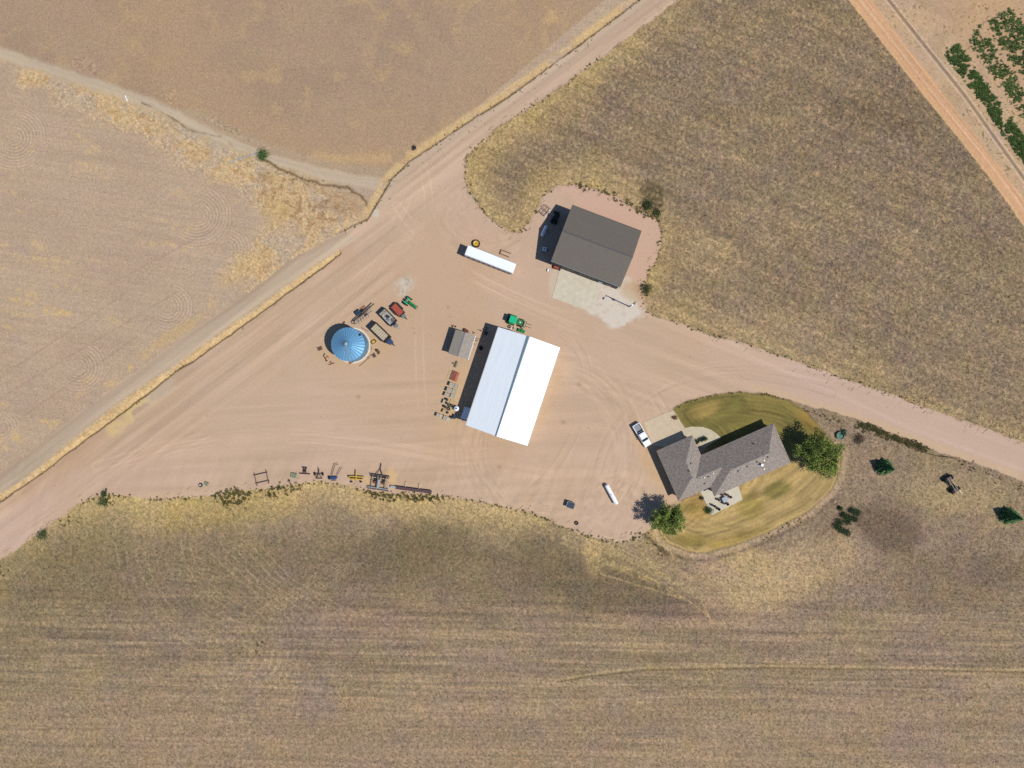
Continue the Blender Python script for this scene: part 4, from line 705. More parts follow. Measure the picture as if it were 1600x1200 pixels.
# red rack
r = thing('steel_rack', 'red slatted steel rack above the crate rows', 'rack', 711.5, 588.2, ang(.93, .34), .9, None); mb = MB()
for k in range(7): mb.box(0, -1.0+k*.333, 1.0, 1.35, .24, .06)
mb.build('deck', M['red paint'], r)
for x in (-.62, .62):
    for y in (-1.0, 1.0): box(x, y, .5, .07, .07, 1.0).build('leg', M['rust'], r)
mb = MB(); mb.box(0, -1.08, 1.02, 1.4, .06, .12); mb.box(0, 1.08, 1.02, 1.4, .06, .12); mb.box(0, 0, 1.05, .06, 2.1, .08); mb.build('frame', M['rust'], r)
mb = MB().box(0, 1.1, .05, 1.0, .06, .06).box(0, -1.1, .05, 1.0, .06, .06).box(-.5, 0, .05, .06, 2.2, .06).box(.1, 0, .05, .06, 2.2, .06); one(mb, 'pipe_framework', M['tan wood'], 'thin brown frame lying on the ground left of the red rack', 'metal frame', 703.5, 586, ang(.93, .34))
# small green plow
r = thing('small_plough', 'small green toolbar implement between the grey shed and the red rack', 'plough', 712.6, 569.3, ang(.93, .34), .4); box(0, 0, .45, .14, 1.7, .14).build('toolbar', M['black steel'], r)
for y in (-.5, 0, .5): box(.05, y, .3, .6, .12, .5).build('shank', M['green paint'], r)
MB().cyl((-.1, 0, .5), (-.85, 0, .5), .06).cyl((-.6, -.3, .5), (-.6, .3, .5), .05).build('hitch', M['dark iron'], r)
# clutter by shed
def post(label, px, py, hh, a=0, m_='dark iron', r0=.07, lean=.25):
    return one(MB().cyl((0, 0, 0), (lean, 0, hh), r0).cyl((-.25, 0, .05), (.25, 0, .05), .05).cyl((0, -.25, .05), (0, .25, .05), .05).box(lean, 0, hh, .2, .2, .08), 'steel_stand', M[m_], label, 'stand', px, py, a)
post('dark upright stand at the upper left corner of the grey shed', 711.5, 510.5, 1.3); post('short dark stand left of the taller one by the grey shed', 707, 511, .7, 1.0); post('dark stand at the upper right corner of the grey shed', 740, 520.5, .8, .5)
def cart(label, px, py, a, m_, L=1.4, W=.8, h=.5, nm='utility_cart', cat='cart'):
    r = thing(nm, label, cat, px, py, a, h); box(0, 0, .55, L, W, .35).build('bed', M[m_], r, bevel=.03); box(0, 0, .75, L-.16, W-.16, .06).build('load', M[m_], r)
    for s_ in (1, -1): wheel(r, -L*.25, s_*(W/2+.05), .27, .16, 'silver'); 
    MB().cyl((L/2, 0, .45), (L/2+.6, 0, .35), .04).build('handle', M['dark iron'], r); return r
cart('rusty red cart against the upper wall of the grey shed', 728.3, 516.6, aC, 'rust', 1.1, .6); 
# red mower by shop
r = thing('riding_mower', 'faded red riding mower at the lower left corner of the charcoal shop', 'mower', 870, 417.3, ang(.93, .36), .5); box(-.1, 0, .62, 1.3, .9, .45).build('body', M['red paint'], r, bevel=.1); box(.85, 0, .4, .4, .7, .3).build('engine_cover', M['black steel'], r, bevel=.05); box(-.2, 0, .95, .45, .45, .2).build('seat', M['red paint'], r, bevel=.04); box(.1, 0, .22, .9, 1.1, .16).build('mower_deck', M['rust'], r, bevel=.04)
for s_ in (1, -1): wheel(r, -.6, s_*.5, .27, .2, 'silver'); wheel(r, .9, s_*.45, .2, .14, 'silver')
MB().tor((.35, 0, 1.02), .17, .02, 'X', 16, 6).build('steering_wheel', M['black steel'], r)
one(MB().lathe((0, 0, 0), [(0, 0), (.3, 0), (.36, .5), (.33, .5), (.28, .06), (0, .05)], n=20), 'white_tub', M['white plastic'], 'small white tub on the gravel left of the red mower', 'tub', 857.4, 423)
# utility vehicle in shade
r = thing('utility_vehicle', 'black side by side utility vehicle parked in the shop shade', 'utility vehicle', 867.5, 340, ang(-.3, .95), .9); box(0, 0, .65, 2.9, 1.4, .45).build('body', M['black steel'], r, bevel=.08); box(.1, 0, 1.9, 1.4, 1.4, .08).build('roof', M['black steel'], r, bevel=.03); box(-1.05, 0, .98, .9, 1.35, .25).build('cargo_bed', M['dark iron'], r); box(0, 0, .98, .5, 1.2, .3).build('seat', M['dark iron'], r, bevel=.05)
mb = MB(); [mb.cyl((x, s_*.64, .85), (x*.85+.02, s_*.6, 1.88), .03) for x in (-.6, .75) for s_ in (1, -1)]; mb.build('roll_cage', M['dark iron'], r)
for s_ in (1, -1): [wheel(r, x, s_*.72, .34, .26, 'grey paint') for x in (-.95, .95)]
# frames
def pframe(name, label, px, py, a, bars, m_, rr=.06, z=.12, h=0, group=None):
    mb = MB(); [mb.cyl((x0, y0, z), (x1, y1, z), rr, rr, 8) for x0, y0, x1, y1 in bars]; [mb.cyl((x0, y0, 0), (x0, y0, z), rr, rr, 8) for x0, y0, x1, y1 in bars]
    return one(mb, name, M[m_], label, 'metal frame', px, py, a, h, group)
pframe('pipe_framework', 'brown steel frame in front of the shade of the charcoal shop', 851.5, 329.5, .85, [(-1.1, -.8, 1.1, -.8), (-1.1, .8, 1.1, .8), (-1.1, -.8, -1.1, .8), (1.1, -.8, 1.1, .8), (0, -.8, 0, .8), (-1.1, 0, 1.1, 0)], 'plum steel', .055, .6)
one(MB().cyl((-1.0, 0, .1), (1.0, 0, .75), .06).box(-1.0, 0, .06, .3, .2, .12), 'white_post', M['white paint'], 'white post leaning over the brown steel frame near the shop', 'post', 855.5, 333, .9)
pframe('pipe_framework', 'brown open pipe frame lying alone near the lower left yard edge', 409.3, 746.3, ang(.97, -.22), [(-1.7, 1.0, 1.7, 1.0), (-1.7, -1.0, 1.7, -1.0), (-1.45, -1.6, -1.45, 1.5), (1.45, -1.7, 1.45, 1.7)], 'plum steel', .08, .35)
pframe('pipe_framework', 'small brown pipe rack lying behind the semi trailer', 789, 396, ang(.93, .36), [(-1.1, -.55, -1.1, .55), (-1.1, -.5, 1.3, -.5), (-.6, .45, 1.4, .45)], 'brown wood', .09, .3)
# items at the far lower left
flat_tyre('tyre', 'black tyre with a white centre at the lower left of the yard', 313.8, 757.8, .5, .16, 'white plastic'); crate('pale green crate beside the white centred tyre', 322.3, 756.3, .9, .9, .5, 'teal plastic', group='stray crates around the yard')
crate('greenish pallet crate at the left end of the implement row', 458.8, 743, 1.35, 1.15, .45, 'teal plastic', a=ang(.95, .15), group='stray crates around the yard')
# ------------------------------------------------------------------ implement row
def imp(name, label, cat, px, py, a=0): return thing(name, label, cat, px, py, a, .4, 'implements parked along the lower edge of the yard')
r = imp('blade_scraper', 'rusty plum scraper blade second in the implement row', 'implement', 476.4, 735.5, ang(1, .06)); box(0, -.75, .3, 2.5, .14, .5).build('blade', M['plum steel'], r); box(-.05, .75, .5, 1.2, .16, .16).build('hitch_bar', M['dark iron'], r)
for s_ in (-.3, .3): box(s_, 0, .5, .14, 1.5, .14).build('beam', M['plum steel'], r)
box(0, 0, .55, .5, .6, .3).build('pivot', M['dark iron'], r)
r = imp('disc_opener', 'dark implement with two discs and a triangular frame in the implement row', 'implement', 498.5, 741); MB().cyl((-.05, 1.6, .6), (0, .1, .6), .07).cyl((.12, 1.2, .6), (.05, .2, .6), .05).build('drawbar', M['plum steel'], r)
MB().cyl((0, .2, .5), (-.75, -1.0, .3), .09).cyl((0, .2, .5), (.75, -1.0, .3), .09).cyl((-.75, -1, .3), (.75, -1, .3), .08).cyl((-.9, .15, .5), (.9, .1, .5), .08).build('frame', M['dark iron'], r)
for s_ in (1, -1): MB().lathe((s_*.95, 0, .42), [(0, .06), (.3, .02), (.44, -.06)], 'X', 20).lathe((s_*.95+.1, 0, .42), [(0, .06), (.3, .02), (.44, -.06)], 'X', 20).cyl((s_*.75, 0, .42), (s_*1.15, 0, .42), .1).build('disc', M['black steel'], r)
r = imp('row_marker', 'navy blue implement with two long folding marker arms', 'implement', 520.3, 746); box(0, 0, .5, 2.1, .45, .3).build('body', M['blue paint'], r, bevel=.04); box(-.85, -.1, .4, .35, .8, .5).build('end_box', M['navy paint'], r); box(.1, -.3, .35, 1.3, .4, .3).build('hopper', M['blue paint'], r); box(.1, -.75, .2, 1.2, .08, .1).build('rear_bar', M['plum steel'], r)
MB().tube([(-.25, .35, .7), (.55, 3.1, .8), (1.4, 3.2, .8)], .07).build('marker_arm', M['dark iron'], r); MB().tube([(1.0, .4, .6), (1.95, 2.2, .7), (2.3, 2.3, .7)], .06).build('marker_arm', M['plum steel'], r)
r = imp('yellow_toolbar', 'yellow toolbar implement with a tall mast and two small wheels', 'implement', 557, 747.5); box(0, .45, .6, 3.8, .22, .22, -.05).build('front_beam', M['yellow paint'], r); box(0, -.15, .6, 3.2, .22, .22, -.05).build('rear_beam', M['yellow paint'], r); box(0, .6, .8, .2, 2.6, .2, -.05).build('mast', M['yellow paint'], r); box(-1.75, .3, .6, .22, .6, .22).build('end_plate', M['yellow paint'], r)
for s_ in (-1, 1): wheel(r, s_*1.15-.1, -.85, .3, .22, 'grey paint'); box(s_*1.1-.1, -.55, .5, .08, .7, .08).build('strut', M['dark iron'], r)
mb = MB(); [mb.box(-1.5+k*.5, .22, .35, .08, .3, .55) for k in range(7)]; mb.build('tine', M['dark iron'], r)
r = imp('field_cultivator', 'large silver framed cultivator with a pointed hitch', 'implement', 592.5, 752, ang(.99, .14)); Lx = 4.9
for y, L_, m_ in ((1.45, 4.8, 'plum steel'), (1.0, 4.4, 'dark iron'), (-1.65, 5.1, 'pale steel'), (-1.95, 5.0, 'plum steel')): box(0, y, .6, L_, .2, .2).build('cross_beam', M[m_], r)
for x in (-1.6, -.35, .35, 1.7): box(x, -.2, .78, .16, 3.4, .12).build('long_beam', M['silver'], r)
MB().cyl((-.9, 1.5, .6), (-.1, 3.0, .5), .08).cyl((.6, 1.5, .6), (-.1, 3.0, .5), .08).cyl((-.1, 3.0, .5), (-.1, 4.3, .45), .09).build('hitch', M['dark iron'], r); box(0, -.5, .95, .45, 1.9, .25).build('tank_box', M['pale steel'], r)
for x in (-1.0, 1.05): box(x, -.3, .55, .7, .6, .4).build('gearbox', M['rust'], r); wheel(r, x, .35, .35, .25, 'rust')
mb = MB(); [mb.cyl((-2.2+k*.44, y, .6), (-2.2+k*.44, y-.25, .05), .035, .035, 6) for k in range(11) for y in (1.4, .2, -1.3)]; mb.build('tine', M['dark iron'], r)
r = imp('steel_beam', 'very long dark brown steel deck lying at the right end of the implement row', 'steel beam', 642.5, 764.6, ang(.991, .13)); box(.6, 0, .45, 8.7, .62, .3).build('deck', M['plum steel'], r); box(-4.3, 0, .45, 1.4, .55, .2).build('grating', M['pale steel'], r)
mb = MB(); [mb.box(.6, s_*.33, .62, 8.7, .06, .08) for s_ in (1, -1)]; mb.build('rail', M['dark iron'], r)
for x in (-1.5, 1.8): box(x, .55, .14, .25, 2.3, .24).build('skid', M['grain'], r)
# ------------------------------------------------------------------ around the grain bin
aG = ang(.80, -.60)
r = thing('grain_auger', 'long grain auger on spoked wheels lying above the grain bin', 'auger', 567, 489.5, ang(.78, -.62), .8, None)
MB().cyl((-3.0, 0, .7), (3.6, 0, 1.5), .13).build('tube', M['dark iron'], r); MB().cyl((-3.0, -.35, .5), (2.6, -.35, .9), .05).cyl((-3.0, .35, .5), (2.6, .35, .9), .05).build('rail', M['silver'], r); mb = MB()
for k in range(12): mb.cyl((-2.8+k*.46, -.35, .52+k*.03), (-2.6+k*.46, .35, .52+k*.03), .03, .03, 6)
mb.build('cross_brace', M['silver'], r); MB().tor((-3.2, -.1, .35), .42, .06).build('hopper', M['dark iron'], r)
for s_ in (1, -1): wheel(r, .3, s_*.75, .4, .18, 'rust')
box(.3, 0, .4, .1, 1.4, .1).build('axle', M['rust'], r)
r = thing('ladder_section', 'silver lattice section lying on the lower side of the auger', 'lattice section', 568.5, 493.5, ang(.80, -.60), .3); mb = MB()
for y in (-.45, .45): mb.cyl((-3, y, .25), (2.4, y*.6, .25), .05)
for k in range(9): mb.cyl((-2.8+k*.58, -.45, .25), (-2.5+k*.58, .42, .25), .035, .035, 6)
mb.build('frame', M['pale steel'], r); mb = MB(); [mb.cyl((-2+k*.7, -.9, .15), (-1.6+k*.7, .5, .4), .035, .035, 6) for k in range(5)]; mb.build('brace', M['rust'], r)
r = thing('diesel_tank', 'dark square fuel tank at the upper side of the auger', 'fuel tank', 559.8, 488.6, ang(.80, -.60), .7); box(0, 0, .65, 1.35, .95, .9).build('tank', M['navy paint'], r, bevel=.06); box(0, 0, .1, 1.4, 1.0, .2).build('skid', M['black steel'], r); MB().cyl((.4, .2, 1.08), (.4, .2, 1.2), .1).build('cap', M['silver'], r)
r = thing('harrow_section', 'rust red harrow piece beyond the dark fuel tank', 'harrow', 567, 481.3, ang(.8, -.6), .2); mb = MB(); [mb.box(0, -.35+k*.24, .12, 1.4, .05, .05) for k in range(4)]; [mb.box(-.6+k*.4, 0, .16, .05, .8, .05) for k in range(4)]; mb.build('frame', M['rust'], r); mb = MB(); [mb.cyl((-.6+k*.3, .38, .12), (-.6+k*.3, .38, 0), .02, .01, 5) for k in range(5)]; mb.build('tooth', M['dark iron'], r)
def rod(label, p, q, m_='rust', rr=.06, nm='steel_pipe', cat='pipe'):
    a, b = P(*p), P(*q); c = (a+b)/2; L = (b-a).length; o = MB().cyl((-L/2, 0, .07), (L/2, 0, .07), rr).cyl((-L/2-.02, 0, .07), (-L/2+.1, 0, .07), rr*1.5).cyl((L/2-.1, 0, .07), (L/2+.02, 0, .07), rr*1.5).build(nm, M[m_]); o.location = (c.x, c.y, 0); o.rotation_euler = (0, 0, math.atan2((b-a).y, (b-a).x)); return tag(o, label, cat)
rod('long brown pipe lying on the ground below right of the grain bin', (561.7, 572), (577, 559), 'brown wood'); rod('short dark pipe at the right side of the grain bin', (579, 538), (580.5, 546), 'dark iron'); rod('brown pipe between the grain bin and the grain trailer', (565, 512), (575.5, 518), 'brown wood')
rod('short brown pipe reaching the pinkish crate by the grain bin', (573.5, 559), (582, 554), 'brown wood')
crate('pinkish low crate below right of the grain bin', 584.6, 555.5, .9, .9, .35, 'plum steel', a=ang(.85, -.5), group='stray crates around the yard'); crate('dark slatted pallet at the left of the grain bin', 499.8, 544.6, 1.25, .85, .3, 'brown wood', a=ang(.93, -.36), group='stray crates around the yard')
def motor(label, px, py, m1, m2, a=0, sc_=1.0):
    r = thing('small_engine', label, 'engine', px, py, a, .3); box(0, 0, .3*sc_, .7*sc_, .5*sc_, .45*sc_).build('block', M[m1], r, bevel=.04); MB().cyl((.35*sc_, 0, .35*sc_), (.55*sc_, 0, .35*sc_), .25*sc_).build('flywheel', M[m2], r); MB().tor((-.45*sc_, .1, .2), .2*sc_, .06*sc_, 'Z', 18, 8).build('belt_ring', M[m2], r); box(0, 0, .05, 1.0*sc_, .7*sc_, .08).build('base_frame', M['dark iron'], r)
motor('yellow and black engine at the right of the grain bin', 583.6, 533.8, 'yellow paint', 'black steel', .6, 1.1); motor('brown engine with rings beside the pinkish crate', 590, 549, 'brown wood', 'dark iron', 2.2, 1.0); motor('red engine at the foot of the grain bin ladder', 547.9, 566.2, 'red paint', 'black steel', .2, .8); motor('rusty motor at the upper edge of the grain bin shadow', 537.3, 503.7, 'rust', 'black steel', 1, .5)
def hoppr(label, px, py, a, s_=1.0):
    r = thing('auger_sweep', label, 'auger part', px, py, a, .2); MB().tube([(-1.1*s_, .5*s_, .2), (-.7*s_, -.1*s_, .25), (.7*s_, -.25*s_, .25)], .1*s_).build('tube', M['rust'], r); MB().cyl((-.1, -.15, .25), (.1, .7*s_, .2), .06).cyl((-.5*s_, .55*s_, .2), (.5*s_, .7*s_, .2), .05).build('handle', M['red paint'], r); MB().cyl((.6*s_, -.25, .05), (.6*s_, -.25, .5*s_), .16*s_).build('motor', M['dark iron'], r)
hoppr('larger rust red auger piece lower left of the grain bin', 509.3, 559.5, -.9, 1.0); hoppr('smaller rust red auger piece lower left of the grain bin', 518, 567.8, .6, .7)
# green machine and clutter by the barn north wall
r = thing('rotary_tiller', 'green mower implement against the upper end wall of the white barn', 'implement', 814.6, 517.0, aB, .5); box(0, 0, .45, 1.7, .8, .4).build('deck', M['green paint'], r, bevel=.05); box(0, 0, .75, .4, .4, .3).build('gearbox', M['green paint'], r); MB().cyl((.0, .4, .6), (-.3, .9, .6), .05).cyl((.3, .4, .6), (-.3, .9, .6), .05).build('hitch', M['black steel'], r); box(.8, 0, .35, .12, .75, .5).build('side_plate', M['black steel'], r)
r = thing('tool_carrier', 'black and white hitch pieces beside the green implement by the barn', 'implement', 800.3, 512.5, aB, .3); MB().tor((-.8, .1, .15), .3, .1).build('ring', M['black rubber'], r); box(0, 0, .3, 1.2, .12, .12, .3).build('bar', M['black steel'], r); box(.5, .05, .35, .12, .7, .12).build('upright', M['white paint'], r); MB().cyl((-.2, -.1, .3), (-.2, -.1, .5), .16).build('spool', M['white plastic'], r); MB().cyl((.85, 0, .3), (.85, 0, .5), .2).build('spool', M['grain'], r)
# things in the barn's shade
r = thing('covered_trailer', 'white covered box trailer in the shade at the lower left of the barn', 'trailer', 727.5, 645.5, ang(-.31, .95), 1.0); box(0, 0, 1.05, 2.9, 1.5, 1.1).build('box_body', M['white paint'], r, bevel=.06); box(0, 0, .42, 3.0, 1.3, .14).build('chassis', M['black steel'], r); MB().cyl((1.4, 0, .42), (2.2, 0, .42), .05).build('tongue', M['dark iron'], r)
for s_ in (1, -1): wheel(r, -.2, s_*.84, .3, .18, 'silver')
flat_tyre('tyre', 'black tyre in the barn shade beside the grey shed', 751.5, 543.8, .5, .17); motor('small grey engine in the barn shade at its upper corner', 758, 513.5, 'silver', 'black steel', .4, .8); drum('dark drum in the barn shade near the upper left corner', 759.3, 520.5, 'navy paint', .4, .9)
one(MB().cyl((-.5, 0, .06), (.5, 0, .06), .05).cyl((.5, 0, 0), (.5, 0, .7), .12), 'steel_stand', M['dark iron'], 'dark stand with a horizontal bar at the edge of the barn shade', 'stand', 749, 515.8, ang(.93, .34)); cart('grey cart with silver load at the bottom of the barn shade', 709.5, 651, 1.2, 'navy paint', 1.0, .6)
mb = MB(); [mb.box(random.uniform(-.9, .9), random.uniform(-.5, .5), .05, random.uniform(.2, .7), .08, .05, random.uniform(0, 3)) for _ in range(12)]; one(mb, 'scrap_boards', M['brown wood'], 'loose brown boards between the shed and the barn shade', 'scrap wood', 744, 533.5, 1.2)
mb = MB(); [mb.box(random.uniform(-1.4, 1.4), random.uniform(-.7, .7), .05, random.uniform(.3, .9), .1, .06, random.uniform(-.4, .9)) for _ in range(10)]; one(mb, 'scrap_boards', M['grain'], 'scattered pale boards left of the navy waste bin', 'scrap wood', 851, 788.5, -.4)
# ------------------------------------------------------------------ pipe trailer in the east field
r = thing('pipe_trailer', 'long silver pipes on a four wheeled frame in the field below the east road', 'pipe trailer', 1488, 757, ang(.52, .855), .9)
for y in (-.28, .28): MB().cyl((-1.9, y, 1.2), (3.3, y, 1.25), .06).build('pipe', M['grain'], r)
MB().cyl((.5, .75, 1.0), (2.9, .8, 1.0), .04).build('pipe', M['silver'], r); box(0, 0, .8, 4.2, .5, .1).build('frame', M['dark iron'], r)
for x in (-1.6, 1.5):
    box(x, 0, .55, .14, 1.8, .14).build('axle', M['black steel'], r)
    for s_ in (1, -1): wheel(r, x, s_*.85, .62, .45, 'dark iron')
    box(x, 0, 1.0, .9, 1.1, .3).build('bolster', M['plum steel'], r)
# low fence by the east road
pts = [(1416, 694), (1430, 701), (1449, 709), (1466, 713), (1480, 714), (1494, 717)]
r = thing('low_fence', 'low brown rail along the weeds below the east road', 'fence', 1455, 707); W_ = [P(*p)-r.location for p in pts]; MB().tube([(p.x, p.y, .45) for p in W_], .09).build('rail', M['brown wood'], r)
for p in W_: MB().cyl((p.x, p.y, 0), (p.x, p.y, .55), .07).build('post', M['brown wood'], r)
# fallen white poles over the gully
rod('long bleached pole lying across the yellow gully at the upper left', (358, 254), (401, 239.5), 'pale steel', .12, 'fallen_pole', 'fallen pole'); rod('short bleached pole crossing the longer one at the gully', (387, 233.5), (397, 245), 'grain', .11, 'fallen_pole', 'fallen pole'); rod('short white pole beyond the green bush at the gully', (410, 238), (417, 235.5), 'pale steel', .1, 'fallen_pole', 'fallen pole'); rod('white post lying at the start of the pale track', (196, 150), (199, 158), 'white paint', .12, 'fallen_pole', 'fallen pole')
# ------------------------------------------------------------------ patio and porch furniture
r = thing('patio_table', 'pale square topped patio table ringed by dark chairs', 'table', 1132.8, 780.3, .5, .7, z=.09); box(0, 0, .72, 1.25, 1.25, .05).build('table_top', M['table top'], r, bevel=.1)
for x in (-.5, .5):
    for y in (-.5, .5): box(x, y, .36, .05, .05, .7).build('leg', M['dark iron'], r)
def chair_():
    r = thing('patio_chair', 'dark patio chair right of the pale table', 'chair', 1140.7, 776.7, 0, .4, 'dark chairs on the patio', .09); box(0, 0, .44, .55, .52, .09).build('seat', M['brown cloth'], r, bevel=.02); box(-.27, 0, .75, .07, .52, .6).build('backrest', M['brown cloth'], r)
    for x in (-.22, .24):
        for y in (-.22, .22): box(x, y, .2, .04, .04, .4).build('leg', M['black steel'], r)
    for s_ in (1, -1): box(0, s_*.29, .64, .5, .05, .04).build('armrest', M['black steel'], r)
    return r
c0 = chair_(); c0.rotation_euler[2] = ang(-.9, .3)
for lab, x, y in (('dark patio chair below the pale table', 1136.4, 787), ('dark patio chair above right of the pale table', 1135, 773), ('dark patio chair above left of the pale table', 1128.3, 773), ('dark patio chair left of the pale table', 1123.4, 780.8), ('dark patio chair lower left of the pale table', 1130.0, 785.6)):
    dup(c0, lab, x, y, ang(1132.8-x, 780.3-y), .4, z=.09)
dup(c0, 'dark patio chair alone near the lower corner of the patio', 1122.5, 795, 2.4, .4, z=.09)
r = thing('grill', 'black barbecue grill near the bush on the patio', 'grill', 1116.5, 791, ang(.9, .4), .8, z=.09); MB().lathe((0, 0, .85), [(0, .3), (.2, .26), (.3, .1), (.32, 0), (.28, -.2), (0, -.25)], 'Z', 20).build('body', M['black steel'], r, True); box(.5, 0, .8, .4, .4, .04).build('side_shelf', M['dark iron'], r); box(-.5, 0, .8, .4, .4, .04).build('side_shelf', M['dark iron'], r)
for s_ in (1, -1): box(s_*.2, 0, .3, .05, .35, .6).build('leg', M['dark iron'], r)

# ------------------------------------------------------------------ trees and shrubs
def leaves(name, pts, size, cols, parent, m_=None, loc=None):
    n = len(pts); pts = np.asarray(pts, float); nrm = RNG.normal(size=(n, 3)); nrm[:, 2] = np.abs(nrm[:, 2])+.6; nrm /= np.linalg.norm(nrm, axis=1)[:, None]
    t = np.cross(nrm, RNG.normal(size=(n, 3))); t /= np.linalg.norm(t, axis=1)[:, None]; b = np.cross(nrm, t); s_ = (size*(.6+.8*RNG.random(n)))[:, None]
    co = np.stack([pts+t*s_, pts+b*s_*.55, pts-t*s_, pts-b*s_*.55], 1).reshape(-1, 3).astype(np.float32); me = bpy.data.meshes.new(name); me.vertices.add(4*n); me.vertices.foreach_set('co', co.ravel())
    me.loops.add(4*n); me.loops.foreach_set('vertex_index', np.arange(4*n, dtype=np.int32)); me.polygons.add(n); me.polygons.foreach_set('loop_start', np.arange(0, 4*n, 4, dtype=np.int32)); me.update(calc_edges=True)
    cc = np.repeat(np.concatenate([cols, np.ones((n, 1))], 1), 4, 0).astype(np.float32); a = me.attributes.new('Col', 'FLOAT_COLOR', 'POINT'); a.data.foreach_set('color', cc.ravel()); me.materials.append(M['leaf'])
    o = bpy.data.objects.new(name, me); sc.collection.objects.link(o)
    if parent: o.parent = parent
    return o
def tree(label, px, py, Rx, Rz, zc, nbr, nl, c1, c2, seed):
    rs = np.random.default_rng(seed); r = thing('lawn_tree', label, 'tree', px, py, 0, zc); tb = MB(); tb.cyl((0, 0, 0), (.05, .05, zc*.45), .28, .2); tips = []; P_, Cc = [], []
    for i in range(nbr):
        th = 2.4*i+rs.normal()*.2; el = rs.uniform(.05, 1.35); q = rs.uniform(.6, 1.1)*(1+.13*math.sin(2*th+seed)+.11*math.sin(5*th+seed*2)); e = Vector((Rx*q*math.cos(th)*math.cos(el), Rx*q*math.sin(th)*math.cos(el), zc+Rz*q*math.sin(el)*.9-.6))
        mid = Vector((0, 0, zc*.45)).lerp(e, .5)+Vector((rs.normal()*.25, rs.normal()*.25, .3)); tb.cyl((0, 0, zc*.4), mid, .11, .07, 6); tb.cyl(mid, e, .07, .02, 6)
        tips.append(e); k = int(nl/nbr); shade = rs.uniform(.5, 1.35)
        for c_, nn, sp in ((e, .62, .36), (mid.lerp(e, .6), .28, .45), (mid, .10, .5)):
            m_ = int(k*nn); pp = np.array(c_)+rs.normal(size=(m_, 3))*np.array([sp, sp, sp*.7])*Rx/4.2; P_.append(pp); w_ = rs.random((m_, 1)); Cc.append((np.array(c1)*w_+np.array(c2)*(1-w_))*shade*(.7+.6*rs.random((m_, 1))))
    tb.build('trunk', M['bark'], r); leaves('crown', np.concatenate(P_), .17, np.concatenate(Cc), r)
g1, g2 = lin((132, 146, 64)), lin((60, 78, 34))
tree('large broad green tree at the right end of the house', 1281, 710, 5.1, 2.8, 5.0, 120, 11500, g1, g2, 3)
tree('smaller round green tree at the lower left corner of the house', 1045.5, 811, 3.8, 2.6, 4.9, 85, 7000, g1, g2, 8)
def conifer(label, px, py, R, hh, n, seed, c1=(50, 84, 54), c2=(30, 56, 40)):
    rs = np.random.default_rng(seed); r = thing('spruce_tree', label, 'spruce tree', px, py); MB().cyl((0, 0, 0), (0, 0, hh*.97), .12, .02, 8).build('trunk', M['bark'], r); t = 1-np.sqrt(rs.random(n)); th = rs.random(n)*2*math.pi
    arms = 1+.22*np.cos(th*9+rs.random()*6+t*12); rad = R*(1-t)*arms*np.sqrt(rs.uniform(.15, 1, n)); z = .25+hh*t-.18*rad+rs.normal(size=n)*.06
    w_ = rs.random((n, 1)); leaves('crown', np.stack([rad*np.cos(th), rad*np.sin(th), z], 1), .15, (lin(c1)*w_+lin(c2)*(1-w_))*.95*(.6+.8*rs.random((n, 1))), r)
conifer('dark spruce standing alone right of the teal stock tank and lawn', 1379, 729.5, 2.0, 5.0, 5200, 1, (116, 154, 88), (64, 102, 66)); conifer('dark spruce at the far right edge below the pipe trailer', 1573, 805, 2.1, 5.2, 5200, 2, (116, 154, 88), (64, 102, 66))
def bush(label, px, py, R, hh, n, seed, c1=(66, 92, 40), c2=(36, 54, 28), name='shrub', group=None, cat='shrub', z=0):
    rs = np.random.default_rng(seed); r = thing(name, label, cat, px, py, 0, 0, group, z); mb = MB(); k = 7; P_ = []
    for i in range(k):
        th = 6.28*i/k; q = R*rs.uniform(.3, .75); e = (q*math.cos(th), q*math.sin(th), hh*rs.uniform(.5, .9)); mb.cyl((0, 0, 0), e, .03, .015, 5); m_ = n//k; P_.append(np.array(e)+rs.normal(size=(m_, 3))*np.array([R*.3, R*.3, hh*.16]))
    mb.build('stem', M['bark'], r); pp = np.concatenate(P_); pp[:, 2] = np.clip(pp[:, 2], .05, None); w_ = rs.random((len(pp), 1)); leaves('foliage', pp, .10, (lin(c1)*w_+lin(c2)*(1-w_))*.9*(.7+.6*rs.random((len(pp), 1))), r)
jun = [((1312, 794), 'topmost small juniper of the dark cluster in the brown field'), ((1331, 797.5), 'upper right juniper of the dark cluster'), ((1339, 801), 'rightmost juniper of the upper row in the dark cluster'), ((1317, 804), 'left juniper of the middle row in the dark cluster'), ((1325, 808), 'centre juniper of the dark cluster'), ((1335, 811.5), 'right juniper of the middle row in the dark cluster'),
       ((1324, 815), 'juniper under the centre of the dark cluster'), ((1311, 815), 'left juniper of the lower row in the dark cluster'), ((1306.5, 822), 'leftmost juniper of the dark cluster'), ((1314, 827.5), 'lower juniper of the dark cluster'), ((1323, 831.5), 'bottommost juniper of the dark cluster')]
for i, ((x, y), lab) in enumerate(jun): bush(lab, x, y, .85 if i else .5, .7, 420, 20+i, (62, 84, 40), (30, 46, 26), 'juniper', 'small dark junipers in the brown field')
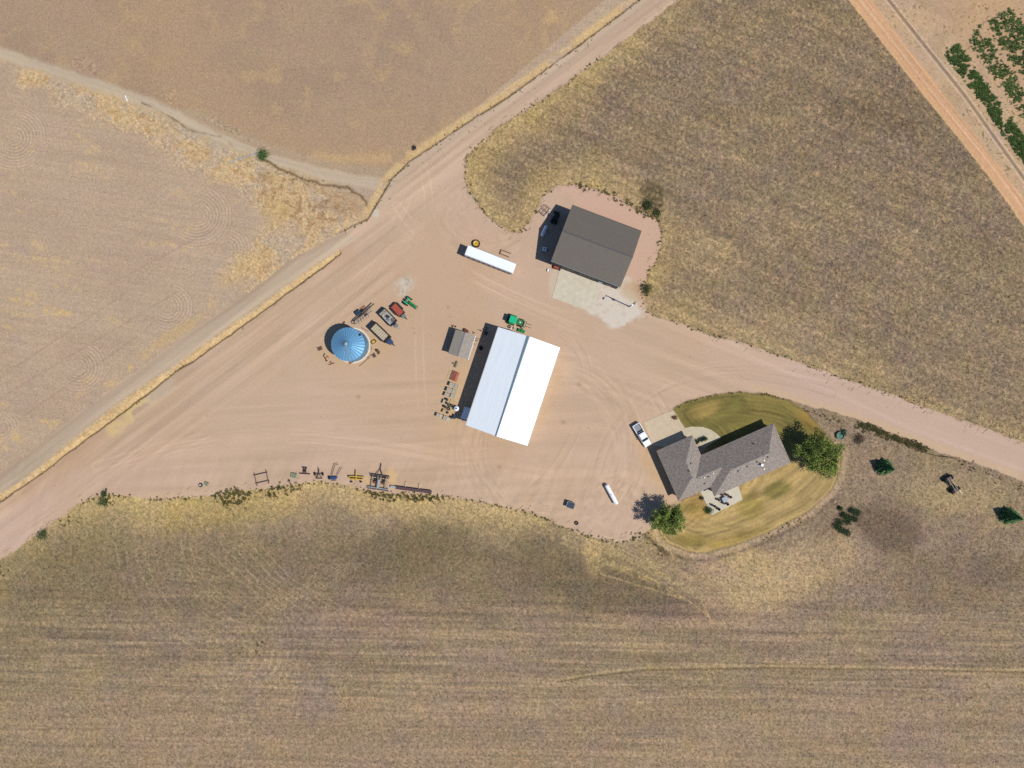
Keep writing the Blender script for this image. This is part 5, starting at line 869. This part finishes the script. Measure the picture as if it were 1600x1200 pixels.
bush('green bush at the crossing of the bleached poles in the gully', 412, 243.5, 1.5, 1.2, 900, 40, (84, 116, 48), (44, 70, 30)); bush('round green bush on the left edge of the patio', 1106.5, 797, .95, .9, 500, 41); bush('thin dark shrub at the upper left corner of the patio', 1096, 778, .5, .6, 200, 42, (96, 84, 50), (60, 48, 30))
for i, (x, y, lab) in enumerate(((1088.5, 690, 'left dark shrub on the front walk'), (1095.8, 687, 'middle dark shrub on the front walk'), (1101.3, 685, 'right dark shrub on the front walk'))): bush(lab, x, y, .5, .8, 260, 50+i, (40, 66, 46), (20, 38, 30), 'planter_shrub', 'dark shrubs on the front walk', z=.09)
bush('brown dead shrub on the driveway corner by the lawn', 1054, 652.5, .6, .4, 220, 60, (140, 108, 70), (100, 76, 48)); bush('dark green bush at the upper right of the shop gravel', 1012, 321, 1.3, .9, 800, 61, (78, 86, 50), (44, 54, 30)); bush('second green bush right of the shop gravel bush', 1026, 333, 1.2, .7, 600, 62, (84, 92, 52), (50, 58, 34)); bush('green bush at the lower right corner of the shop gravel', 1010, 452, 1.2, .9, 700, 63, (84, 90, 54), (50, 58, 34))
bush('dark brown brush right of the teal stock tank', 1341, 685.5, 1.3, .6, 600, 64, (96, 80, 62), (54, 46, 38)); bush('teal tinged bush on the upper side of the stock tank', 1317, 676, .8, .8, 400, 65, (60, 100, 78), (34, 64, 50)); bush('lone green bush at the left end of the yard weeds', 164, 771, .7, .7, 300, 66); bush('green bush in the pale grass left below the yard', 163, 784, 1.2, .7, 500, 67, (84, 104, 56), (52, 68, 36)); bush('green bush by the lower left road edge', 68, 835, 1.3, .7, 500, 68, (78, 100, 52), (48, 66, 34)); bush('dark bush in the stubble field above the ditch', 647.5, 231.5, .55, .5, 260, 69, (84, 76, 74), (52, 46, 48))
for i, (x, y, lab) in enumerate(((1128, 701, 'leftmost shrub in the shade along the house front'), (1139, 696, 'second shrub in the shade along the house front'), (1151, 690, 'third shrub in the shade along the house front'), (1166, 684, 'rightmost shrub in the shade along the house front'))): bush(lab, x, y, .7, .8, 320, 80+i, (90, 110, 70), (50, 66, 40), 'foundation_shrub', 'shrubs in the shade along the house front')
